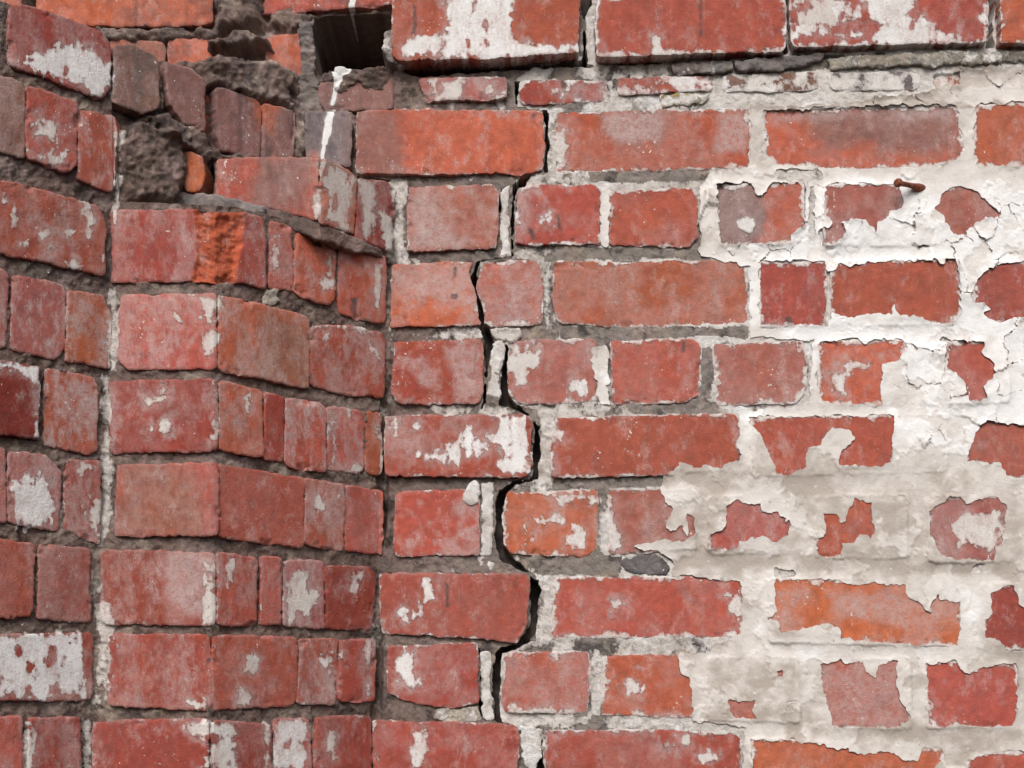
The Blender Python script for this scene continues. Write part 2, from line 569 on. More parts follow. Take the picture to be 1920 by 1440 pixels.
B('l', 'L', 'r', .3, 2, -80, 1345, 40, 1344, 42, 1470, -80, 1472)
B('l', 'L', 'd', .4, 2, 54, 1346, 148, 1346, 150, 1474, 54, 1472)
B('l', 'L', 'r', .3, 2, -150, 1500, 150, 1505, 150, 1630, -150, 1630)
# splayed reveal, flat nose and inner splay
B('l', 'L', 'd', .4, 3, 210, 398, 365, 395, 440, 400, 490, 409, 497, 445, 495, 541, 440, 527, 212, 528)
B('l', 'L', 'r', .4, 1, 507, 415, 546, 428, 548, 545, 505, 540)
B('l', 'L', 'o', .35, 2, 553, 437, 614, 447, 626, 470, 624, 566, 612, 572, 552, 552)
B('l', 'L', 'r', .4, 2, 636, 462, 720, 482, 722, 606, 700, 603, 634, 588)
B('l', 'L', 'r', .55, 3, 230, 554, 404, 552, 404, 691, 240, 691, 222, 672, 222, 600)
B('l', 'L', 'o', .5, 3, 409, 554, 568, 592, 577, 602, 575, 728, 409, 693)
B('l', 'L', 'r', .5, 2, 582, 613, 640, 612, 714, 625, 722, 642, 718, 745, 640, 738, 580, 720)
B('l', 'L', 'd', .25, 3, 206, 716, 404, 713, 404, 845, 210, 850)
B('l', 'L', 'o', .3, 3, 409, 714, 484, 733, 490, 738, 490, 857, 409, 844)
B('l', 'L', 'd', .15, 2, 495, 738, 531, 745, 529, 866, 494, 858)
B('l', 'L', 'r', .75, 2, 534, 748, 600, 757, 608, 772, 609, 884, 545, 876, 533, 866)
B('l', 'L', 'r', .6, 2, 614, 762, 680, 772, 683, 880, 672, 886, 613, 880)
B('l', 'L', 'o', .2, 1, 688, 770, 713, 776, 716, 892, 686, 888)
B('l', 'L', 'r', .3, 3, 222, 873, 404, 870, 404, 1006, 218, 1004)
B('l', 'L', 'r', .2, 3, 408, 871, 560, 898, 568, 906, 566, 1022, 558, 1025, 408, 1006)
B('l', 'L', 'r', .55, 2, 571, 900, 643, 910, 642, 1032, 568, 1018)
B('l', 'L', 'r', .25, 2, 646, 912, 717, 922, 715, 1040, 646, 1032)
B('l', 'L', 'd', .35, 3, 190, 1036, 300, 1034, 402, 1037, 402, 1172, 192, 1168)
B('l', 'L', 'r', .4, 3, 406, 1038, 478, 1046, 478, 1170, 406, 1172)
B('l', 'L', 'r', .3, 2, 490, 1045, 525, 1046, 523, 1172, 486, 1170)
B('l', 'L', 'p', .6, 2, 533, 1052, 606, 1054, 606, 1178, 530, 1174)
B('l', 'L', 'd', .15, 3, 610, 1062, 690, 1066, 700, 1076, 696, 1180, 610, 1178)
B('l', 'L', 'd', .45, 3, 206, 1190, 394, 1192, 394, 1330, 206, 1322)
B('l', 'L', 'r', .25, 3, 398, 1192, 548, 1197, 556, 1206, 554, 1312, 546, 1322, 398, 1330)
B('l', 'L', 'r', .65, 2, 561, 1200, 632, 1200, 628, 1320, 556, 1320)
B('l', 'L', 'd', .12, 3, 638, 1201, 702, 1200, 700, 1314, 634, 1314)
B('l', 'L', 'd', .15, 3, 176, 1356, 300, 1350, 391, 1351, 391, 1486, 176, 1486)
B('l', 'L', 'd', .3, 3, 398, 1351, 505, 1360, 505, 1488, 398, 1487)
B('l', 'L', 'r', .5, 2, 514, 1350, 580, 1348, 582, 1486, 514, 1488)
B('l', 'L', 'd', .25, 3, 590, 1346, 692, 1344, 694, 1484, 590, 1486)
B('l', 'L', 'r', .3, 3, 190, 1508, 395, 1510, 550, 1508, 552, 1636, 190, 1640)
B('l', 'L', 'd', .3, 3, 562, 1508, 700, 1506, 700, 1632, 562, 1636)
# broken course under the missing corner
B('l', 'V', 'r', .3, 2, 408, 300, 596, 297, 594, 412, 500, 388, 408, 372)
B('l', 'V', 'o', .2, 2, 602, 298, 640, 316, 667, 334, 663, 438, 600, 415)
B('l', 'V', 'd', .2, 2, 671, 335, 737, 345, 735, 470, 668, 446)
B('l', 'V', 'O', .1, 0, 338, 292, 356, 284, 378, 296, 384, 325, 372, 356, 350, 360, 340, 330)
# stepped-back splay above
B('l', 'U', 'g', .22, 2, 213, 88, 245, 88, 288, 108, 297, 128, 293, 205, 262, 214, 212, 190)
B('l', 'U', 'g', .22, 2, 306, 115, 358, 134, 383, 154, 383, 244, 345, 230, 318, 195)
B('l', 'U', 'o', .1, -12, 385, 172, 402, 176, 402, 248, 386, 240)
B('l', 'U', 'g', .22, 2, 405, 166, 478, 188, 489, 204, 485, 294, 416, 280, 405, 245)
B('l', 'U', 'g', .22, 2, 493, 196, 530, 206, 551, 214, 549, 296, 492, 298)
B('l', 'U', 'k', .3, 3, 575, 213, 650, 213, 660, 235, 655, 312, 574, 298)
# wall behind, seen through the missing corner
B('l', 'O', 'O', .25, 3, 70, -70, 396, -72, 398, 48, 300, 50, 190, 48, 70, 46)
B('l', 'O', 'o', .3, 0, 60, 66, 190, 72, 308, 80, 308, 175, 60, 170)
B('l', 'O', 'O', .3, 0, 316, 76, 410, 70, 412, 170, 316, 175)
B('l', 'O', 'r', .3, 4, 420, -72, 736, -78, 738, 8, 600, 20, 506, 28, 420, 30)
B('l', 'O', 'o', .35, 2, 500, 72, 560, 66, 567, 90, 564, 182, 500, 180)
B('l', 'O', 'o', .3, 2, -140, -70, 36, -70, 36, 46, -140, 46)
B('l', 'Q', 'g', .2, 4, 600, 158, 690, 150, 738, 150, 736, 205, 612, 207, 600, 190)

# loose strips and lumps of mortar: outline, zone, colour, lift mm, roughness mm, paint, side
FR = []


def Fm(side, zone, col, lift, rough, paint, *flat):
    FR.append((side, zone, np.array(col), lift, rough, paint, pts(flat)))


CREAMY, GREYM, DARKM = (.42, .36, .30), (.235, .198, .188), (.195, .134, .115)
Fm('l', 'D', CREAMY, -1, 2, 10, 941, 352, 956, 348, 952, 400, 958, 476, 938, 480, 940, 420)
Fm('l', 'D', CREAMY, -1.5, 2, 10, 926, 640, 944, 622, 946, 650, 938, 700, 936, 745, 913, 740, 918, 690)
Fm('l', 'D', CREAMY, -1, 2, 10, 902, 905, 925, 902, 924, 960, 922, 1040, 900, 1040, 903, 980)
Fm('l', 'D', CREAMY, -3, 3, 2, 896, 1042, 924, 1042, 930, 1060, 915, 1074, 900, 1066)
Fm('l', 'D', CREAMY, -1.5, 2, 9, 902, 1222, 918, 1222, 920, 1270, 926, 1350, 906, 1345, 902, 1280)
Fm('r', 'D', CREAMY, -2, 2, 10, 976, 1362, 1018, 1364, 1012, 1420, 1000, 1446, 984, 1436, 978, 1395)
Fm('l', 'D', GREYM, 8, 5, 2, 722, 72, 742, 62, 750, 90, 768, 118, 752, 130, 730, 124, 720, 98)
Fm('l', 'V', GREYM, 3, 2.6, -30, 226, 372, 300, 368, 360, 362, 440, 374, 500, 388, 500, 404, 440, 398, 330, 392, 226, 396)
Fm('l', 'V', DARKM, 0, 3, -30, 480, 382, 540, 394, 600, 416, 668, 446, 720, 470, 720, 484, 640, 462, 560, 436, 500, 408)
Fm('l', 'Q', DARKM, 6, 8, -30, 600, 140, 640, 128, 700, 134, 740, 130, 786, 146, 780, 168, 690, 172, 672, 156, 640, 176, 604, 160)
Fm('l', 'Q', GREYM, 4, 8, -30, 548, 140, 585, 132, 600, 150, 602, 208, 566, 212, 540, 200)
Fm('l', 'O', GREYM, 8, 7, -30, 562, 46, 590, 42, 590, 128, 586, 150, 566, 150)
Fm('r', 'D', GREYM, 6, 4, -6, 1258, 125, 1300, 120, 1372, 117, 1372, 136, 1300, 144, 1262, 142)
Fm('r', 'D', GREYM, 6, 4, -8, 1376, 119, 1440, 114, 1545, 100, 1545, 112, 1500, 128, 1440, 136, 1378, 138)
Fm('r', 'D', (.36, .32, .27), 4, 4, -1, 1550, 112, 1700, 102, 1920, 98, 2200, 94, 2200, 112, 1920, 116, 1700, 128, 1560, 130)
Fm('r', 'D', (.45, .35, .17), 3, 3, -1, 1236, 176, 1270, 172, 1330, 178, 1322, 198, 1240, 200)
Fm('r', 'D', (.12, .11, .11), .6, 3, -8, 1160, 1052, 1200, 1042, 1240, 1040, 1258, 1062, 1250, 1078, 1180, 1076)
Fm('l', 'D', CREAMY, 0, 4, -1, 820, 1326, 850, 1332, 895, 1324, 902, 1350, 840, 1356, 812, 1346)
Fm('l', 'D', CREAMY, 3, 2, 10, 876, 906, 896, 900, 902, 925, 890, 946, 880, 948, 868, 938)
Fm('r', 'D', CREAMY, 0, 3, 5, 918, 616, 975, 612, 980, 632, 958, 642, 944, 640, 926, 636)
Fm('l', 'L', CREAMY, 2, 4, -2, 500, 545, 520, 536, 522, 566, 505, 578, 492, 566)

# ------------------------------------------------------------------ the crack and other voids
VOID = [pts(v) for v in (
    (1090, -220, 1112, -220, 1110, 10, 1100, 30, 1104, 118, 1090, 122),
    (752, 126, 900, 123, 1088, 112, 1116, 119, 1240, 114, 1240, 118, 1116, 126, 1010, 128, 900, 134, 800, 142, 756, 136),
    (1480, 99, 1600, 100, 1720, 93, 1720, 97, 1600, 106, 1480, 112),
    (963, 150, 974, 150, 973, 196, 964, 196),
    (1019, 205, 1034, 208, 1030, 260, 1030, 322, 1018, 326),
    (975, 330, 1000, 324, 990, 346, 972, 354, 966, 400, 964, 480, 957, 480, 955, 420, 958, 360, 962, 342),
    (934, 360, 942, 352, 938, 420, 936, 486, 900, 492, 900, 486, 930, 478),
    (892, 488, 904, 486, 896, 512, 906, 560, 914, 614, 898, 612, 890, 560, 880, 520),
    (898, 610, 918, 614, 926, 640, 918, 680, 912, 750, 903, 765, 908, 700, 906, 640),
    (944, 640, 954, 640, 952, 700, 955, 742, 980, 762, 1000, 782, 985, 780, 955, 766, 936, 756, 936, 700),
    (998, 782, 1014, 800, 1016, 850, 1010, 898, 990, 900, 998, 880),
    (936, 918, 962, 900, 1006, 894, 1000, 902, 966, 910, 948, 926, 944, 1018, 958, 1040, 996, 1076, 980, 1070, 940, 1050, 926, 1020, 926, 940),
    (994, 1080, 1012, 1086, 1012, 1150, 1006, 1196, 968, 1218, 944, 1226, 940, 1320, 946, 1362, 926, 1352, 920, 1280, 922, 1226, 940, 1212, 970, 1206, 990, 1170),
    (896, 1210, 902, 1220, 903, 1300, 910, 1350, 898, 1340),
    (1008, 1420, 1018, 1366, 1022, 1440, 1020, 1720, 976, 1720, 973, 1380, 978, 1400, 984, 1440, 998, 1450),
    (1848, -60, 1866, -60, 1866, 90, 1848, 90),
    (1470, -14, 1475, -14, 1479, 98, 1468, 106))]
CRK_Y = [-220, 119, 123, 145, 198, 204, 324, 334, 482, 488, 612, 630, 752, 768, 896, 904, 1040, 1076, 1200, 1220, 1352, 1372, 1720]
CRK_X = [1101, 1097, 1000, 968, 968, 1026, 1026, 966, 955, 898, 905, 930, 945, 1005, 1005, 936, 934, 1003, 1003, 931, 935, 1000, 998]
crack_x = np.interp(PY, CRK_Y, CRK_X)

jag1 = fbm(26, 4, 11)
jag2 = fbm(9, 2, 12)
void = np.full(PX.shape, -200.0)
for v in VOID:
    w = window(v, 40)
    void[w] = np.maximum(void[w], sdf(v, PX[w], PY[w]))
void = void - 1.6 + jag1 * 3.6 + fbm(13, 3, 13) * 2.6

# ------------------------------------------------------------------ paint, soot and colour patches (stains and remains with shapes of their own)
PB = []   # tone, jag px, vertical brush (bool), outline


def P(tone, jag, brush, *flat):
    PB.append((tone, jag, brush, pts(flat)))


P(.1, 9, 1, 22, 122, 70, 97, 97, 95, 108, 78, 118, 98, 135, 85, 142, 66, 152, 88, 172, 95, 182, 112, 206, 120, 204, 172, 190, 187, 140, 166, 75, 138)
P(.25, 9, 1, 60, 245, 78, 212, 92, 232, 100, 258, 82, 262, 65, 260)
P(.35, 12, 1, 50, 285, 80, 292, 125, 285, 124, 312, 90, 308, 52, 298)
for c in ((26, 410, 7, 16), (64, 408, 10, 12), (76, 438, 20, 12), (163, 418, 7, 28), (122, 436, 14, 12), (113, 392, 5, 11), (190, 485, 7, 26), (96, 468, 12, 6), (4, 380, 8, 20), (50, 458, 10, 8), (140, 500, 22, 6)):
    P(.25, 9, 1, c[0] - c[2], c[1], c[0], c[1] - c[3], c[0] + c[2], c[1], c[0], c[1] + c[3])
P(.05, 6, 0, -40, 668, 0, 676, 72, 688, 68, 724, 50, 706, 30, 696, -40, 684)
P(.1, 6, 1, 60, 800, 68, 700, 72, 700, 70, 824, 52, 826)
P(.1, 12, 1, 22, 915, 45, 905, 70, 890, 95, 915, 106, 960, 98, 992, 40, 986, 20, 960)
P(.2, 11, 1, 128, 866, 180, 866, 182, 880, 150, 892)
P(.25, 12, 1, 165, 930, 184, 930, 186, 1018, 170, 1000)
P(.02, 8, 1, -120, 1196, 4, 1196, 60, 1188, 156, 1186, 156, 1306, 110, 1302, 80, 1312, 12, 1310, -120, 1308)
P(.3, 10, 1, 44, 1352, 52, 1350, 66, 1400, 64, 1476, 44, 1474)
P(.3, 8, 1, 156, 1350, 174, 1352, 170, 1480, 152, 1480)
# nose and inner splay
P(.45, 10, 1, 384, 566, 408, 560, 406, 590, 392, 606, 378, 595)
P(.35, 10, 1, 380, 625, 408, 630, 404, 660, 384, 662)
P(.3, 8, 0, 322, 588, 338, 590, 338, 600, 322, 600)
P(.3, 8, 0, 292, 795, 318, 790, 324, 812, 300, 818, 284, 808)
P(.4, 5, 0, 276, 752, 312, 744, 312, 750, 278, 758)
P(.4, 6, 1, 304, 718, 314, 718, 310, 744, 302, 740)
P(.45, 7, 1, 400, 720, 409, 720, 408, 845, 396, 842, 402, 800)
P(.35, 8, 1, 432, 742, 440, 742, 442, 800, 434, 800)
P(.35, 8, 1, 456, 742, 466, 745, 462, 785, 456, 780)
P(.5, 9, 1, 388, 1060, 408, 1055, 404, 1170, 386, 1168)
P(.35, 9, 1, 415, 1060, 434, 1050, 430, 1090, 418, 1100)
P(.4, 5, 0, 460, 1234, 476, 1226, 482, 1250, 474, 1266, 458, 1258)
P(.4, 6, 1, 450, 1290, 470, 1302, 466, 1324, 444, 1320, 448, 1302)
P(.25, 7, 0, 350, 1314, 388, 1312, 390, 1330, 345, 1328)
P(.55, 8, 1, 600, 330, 612, 310, 640, 318, 664, 335, 660, 436, 640, 428, 604, 412, 618, 370, 598, 350)
P(.5, 9, 1, 596, 302, 606, 302, 602, 410, 592, 395)
P(.4, 8, 1, 674, 340, 700, 342, 702, 420, 690, 452, 672, 446, 680, 400)
P(.5, 10, 1, 712, 400, 735, 410, 732, 468, 716, 450)
P(.35, 9, 1, 508, 420, 524, 424, 520, 500, 510, 490)
P(.3, 6, 1, 612, 475, 620, 475, 620, 520, 612, 515)
P(.25, 7, 0, 600, 532, 622, 528, 622, 545, 602, 545)
P(.3, 8, 1, 700, 495, 712, 500, 712, 565, 702, 585)
P(.2, 7, 1, 602, 618, 612, 622, 612, 636, 604, 634)
P(.25, 10, 0, 695, 650, 714, 655, 718, 680, 704, 680)
P(.25, 8, 0, 590, 612, 680, 612, 690, 622, 590, 618)
P(.45, 7, 1, 615, 775, 624, 770, 636, 830, 632, 876, 614, 876)
P(.4, 9, 0, 640, 874, 684, 876, 680, 888, 640, 886)
P(.4, 7, 1, 648, 764, 656, 764, 656, 778, 648, 778)
P(.35, 8, 0, 584, 950, 596, 930, 606, 955, 592, 960)
P(.35, 7, 1, 634, 920, 640, 920, 640, 960, 634, 955)
P(.25, 9, 1, 540, 1078, 580, 1070, 578, 1110, 594, 1115, 580, 1160, 540, 1166, 536, 1120)
P(.2, 7, 1, 656, 1080, 672, 1072, 672, 1092, 664, 1108, 654, 1108)
P(.2, 4, 1, 684, 1200, 693, 1200, 692, 1306, 680, 1312)
P(.2, 10, 1, 612, 1215, 632, 1205, 634, 1225, 618, 1260, 608, 1240)
P(.15, 7, 1, 516, 1352, 578, 1350, 582, 1420, 560, 1440, 514, 1436)
P(.4, 7, 1, 494, 1352, 502, 1352, 500, 1470, 492, 1470)
P(.3, 8, 1, 610, 1360, 622, 1358, 620, 1420, 606, 1440)
P(.25, 9, 0, 320, 1354, 400, 1352, 440, 1356, 440, 1440, 380, 1440, 400, 1380, 330, 1372)
# corner joints daubed with old limewash
P(.3, 5, 1, 198, 540, 218, 526, 224, 600, 226, 640, 216, 700, 201, 700, 202, 610)
P(.3, 5, 1, 192, 700, 208, 700, 212, 850, 206, 1000, 184, 1014, 184, 865, 190, 850)
P(.45, 9, 1, 216, 250, 236, 250, 222, 330, 218, 420, 208, 420, 216, 330)
P(.3, 9, 1, 174, 1090, 200, 1090, 214, 1170, 206, 1320, 180, 1330, 172, 1300, 178, 1180)
P(.5, 7, 1, 738, 335, 765, 338, 762, 470, 746, 486, 736, 480)
P(.45, 9, 0, 742, 478, 800, 482, 812, 492, 740, 494)
P(.5, 9, 0, 724, 610, 742, 614, 742, 640, 730, 645)
P(.5, 8, 1, 710, 750, 722, 760, 722, 880, 716, 910, 708, 890)
P(.4, 9, 1, 716, 940, 730, 930, 726, 980, 716, 985)
P(.45, 9, 1, 700, 1165, 714, 1170, 716, 1210, 702, 1205)
P(.5, 9, 1, 706, 1300, 712, 1290, 712, 1335, 702, 1330)
# flat wall left of the crack
P(.12, 9, 0, 756, 122, 762, 88, 800, 76, 832, 86, 850, 58, 838, 24, 850, 8, 900, 3, 960, 4, 966, 96, 1082, 98, 1084, 114, 960, 122)
P(.45, 9, 0, 800, 150, 862, 148, 868, 188, 820, 192)
P(.3, 10, 0, 922, 176, 952, 172, 952, 206, 926, 206)
P(.12, 10, 1, 788, 852, 830, 845, 858, 824, 884, 800, 894, 828, 912, 826, 935, 784, 990, 778, 998, 830, 996, 890, 962, 896, 934, 872, 952, 850, 934, 838, 900, 846, 860, 872, 800, 866)
P(.3, 8, 1, 724, 784, 752, 786, 754, 806, 748, 826, 738, 820, 732, 800)
P(.2, 8, 0, 770, 796, 786, 794, 788, 806, 776, 812)
P(.15, 8, 0, 790, 1080, 806, 1084, 818, 1108, 804, 1132, 798, 1152, 780, 1168, 766, 1160, 750, 1147, 778, 1142, 788, 1120)
P(.15, 9, 0, 735, 1236, 772, 1224, 784, 1258, 792, 1282, 770, 1292, 750, 1278)
P(.3, 7, 1, 772, 1364, 796, 1360, 800, 1400, 784, 1440, 772, 1430)
P(.3, 8, 0, 706, 1408, 716, 1412, 714, 1434, 704, 1430)
P(.4, 9, 0, 800, 632, 850, 612, 905, 620, 905, 636, 840, 636)
P(.5, 9, 0, 806, 760, 900, 758, 960, 770, 940, 780, 820, 780)
# right of the crack
P(.25, 8, 0, 1116, 20, 1104, 40, 1098, 60, 1104, 96, 1116, 110, 1112, 60)
P(.35, 8, 1, 1222, 85, 1236, 80, 1240, 112, 1220, 114)
P(.35, 10, 0, 1340, 104, 1368, 98, 1366, 110, 1344, 112)
P(.15, 9, 0, 1474, 92, 1480, 50, 1536, 55, 1548, 72, 1640, 72, 1648, 52, 1680, 36, 1722, 46, 1748, 60, 1780, 76, 1770, 93, 1640, 96, 1600, 84, 1550, 78, 1500, 74)
P(.2, 10, 0, 1496, 26, 1520, 12, 1580, 14, 1650, -5, 1712, -10, 1716, 34, 1680, 42, 1640, 48, 1560, 52, 1520, 44)
P(.55, 12, 0, 1480, 0, 1560, 6, 1560, 60, 1480, 60)
P(.1, 7, 0, 1835, 20, 1846, 10, 1846, 88, 1834, 84)
P(.2, 12, 0, 1036, 168, 1052, 160, 1090, 170, 1092, 184, 1050, 190)
P(.35, 10, 0, 1140, 140, 1200, 130, 1226, 132, 1210, 150, 1160, 160, 1140, 200, 1120, 204, 1140, 170)
P(.25, 9, 0, 1240, 150, 1340, 138, 1350, 150, 1350, 205, 1160, 205, 1200, 178, 1330, 172)
P(.5, 10, 0, 1031, 250, 1062, 240, 1070, 270, 1058, 320, 1030, 322)
P(.45, 10, 0, 990, 338, 1040, 322, 1062, 330, 1060, 346, 1010, 352)
P(.1, 10, 0, 1010, 400, 1032, 396, 1030, 420, 1014, 420)
P(.25, 8, 0, 1374, 408, 1400, 415, 1416, 410, 1416, 440, 1396, 446, 1384, 430)
P(.35, 7, 1, 1017, 486, 1037, 490, 1034, 530, 1036, 620, 1020, 614, 1020, 530)
P(.35, 8, 0, 960, 642, 990, 646, 990, 660, 1010, 664, 1012, 688, 990, 692, 996, 722, 966, 722, 956, 690)
P(.2, 11, 0, 1078, 712, 1100, 704, 1112, 722, 1100, 750, 1084, 740)
P(.3, 8, 0, 1108, 650, 1140, 640, 1142, 700, 1138, 760, 1122, 760, 1116, 700)
P(.35, 9, 0, 1008, 760, 1036, 764, 1056, 800, 1054, 828, 1030, 834, 1016, 815)
P(.35, 8, 1, 1012, 834, 1032, 832, 1030, 900, 1024, 924, 1006, 920)
P(.25, 9, 0, 994, 966, 1058, 972, 1082, 984, 1100, 1010, 1096, 1026, 1062, 1026, 1058, 988, 1000, 984)
P(.3, 12, 0, 980, 1000, 990, 990, 988, 1016, 982, 1016)
P(.3, 12, 0, 1040, 925, 1120, 926, 1118, 940, 1050, 938)
P(.3, 8, 1, 1124, 922, 1140, 918, 1150, 980, 1168, 1030, 1128, 1030)
P(.35, 8, 1, 1010, 1080, 1040, 1080, 1034, 1140, 1036, 1200, 1010, 1210, 1016, 1140)
P(.4, 10, 0, 1020, 1205, 1060, 1200, 1062, 1226, 1030, 1232)
P(.4, 8, 1, 1108, 1222, 1130, 1230, 1140, 1300, 1124, 1345, 1104, 1345, 1106, 1260)
P(.45, 8, 0, 944, 1318, 1000, 1334, 1090, 1332, 1110, 1345, 1100, 1362, 990, 1366, 950, 1350)
P(.3, 8, 0, 1130, 1346, 1300, 1344, 1300, 1366, 1200, 1364, 1130, 1360)
P(.3, 10, 0, 1178, 1282, 1200, 1274, 1216, 1290, 1204, 1300, 1182, 1296)
P(.3, 7, 0, 1560, 730, 1556, 700, 1590, 678, 1640, 676, 1630, 690, 1596, 694, 1582, 712, 1584, 738)
P(.4, 8, 0, 1780, 985, 1800, 968, 1880, 950, 1880, 1020, 1830, 1034, 1792, 1026)
P(.4, 7, 0, 1230, 1382, 1262, 1390, 1264, 1376, 1296, 1376, 1296, 1402, 1250, 1406)
P(.35, 8, 0, 1306, 1416, 1350, 1404, 1352, 1424, 1320, 1430)
P(.3, 12, 0, 1366, 1112, 1394, 1104, 1396, 1158, 1380, 1158, 1372, 1135)
P(.3, 13, 0, 1140, 1130, 1176, 1122, 1180, 1140, 1146, 1142)
# droppings
P(-1, 2, 1, 660, -10, 667, -10, 664, 18, 658, 24, 656, 18)
P(-1, 3, 1, 624, 134, 640, 128, 654, 134, 642, 148, 636, 172, 628, 174, 630, 150)
P(-1, 2, 1, 628, 176, 632, 176, 626, 198, 622, 198)
P(-1, 2, 1, 616, 212, 626, 212, 620, 250, 612, 272, 604, 272)
P(-1, 1, 1, 606, 272, 610, 272, 606, 298, 603, 298)

# where the thick white coat still clings, and where it has come away from it
COAT = [pts(v) for v in (
    (1408, 200, 1560, 196, 1640, 186, 1740, 172, 1770, 150, 1800, 128, 2300, 112, 2300, 1720, 1380, 1720, 1392, 1480, 1396, 1366, 1300, 1350, 1296, 1300, 1290, 1270, 1276, 1262, 1270, 1226,
     1330, 1212, 1392, 1190, 1388, 1090, 1296, 1082, 1262, 1078, 1262, 1052, 1230, 1034, 1180, 1024, 1240, 1010, 1248, 950, 1238, 916, 1244, 890, 1262, 880,
     1280, 866, 1300, 876, 1330, 870, 1350, 880, 1386, 860, 1384, 772, 1520, 758, 1524, 640, 1408, 632, 1408, 612, 1404, 500, 1312, 480, 1310, 360, 1330, 320, 1404, 318, 1408, 204),
    (1126, 348, 1142, 352, 1142, 462, 1124, 464), (1112, 652, 1140, 640, 1142, 758, 1126, 758, 1108, 690))]
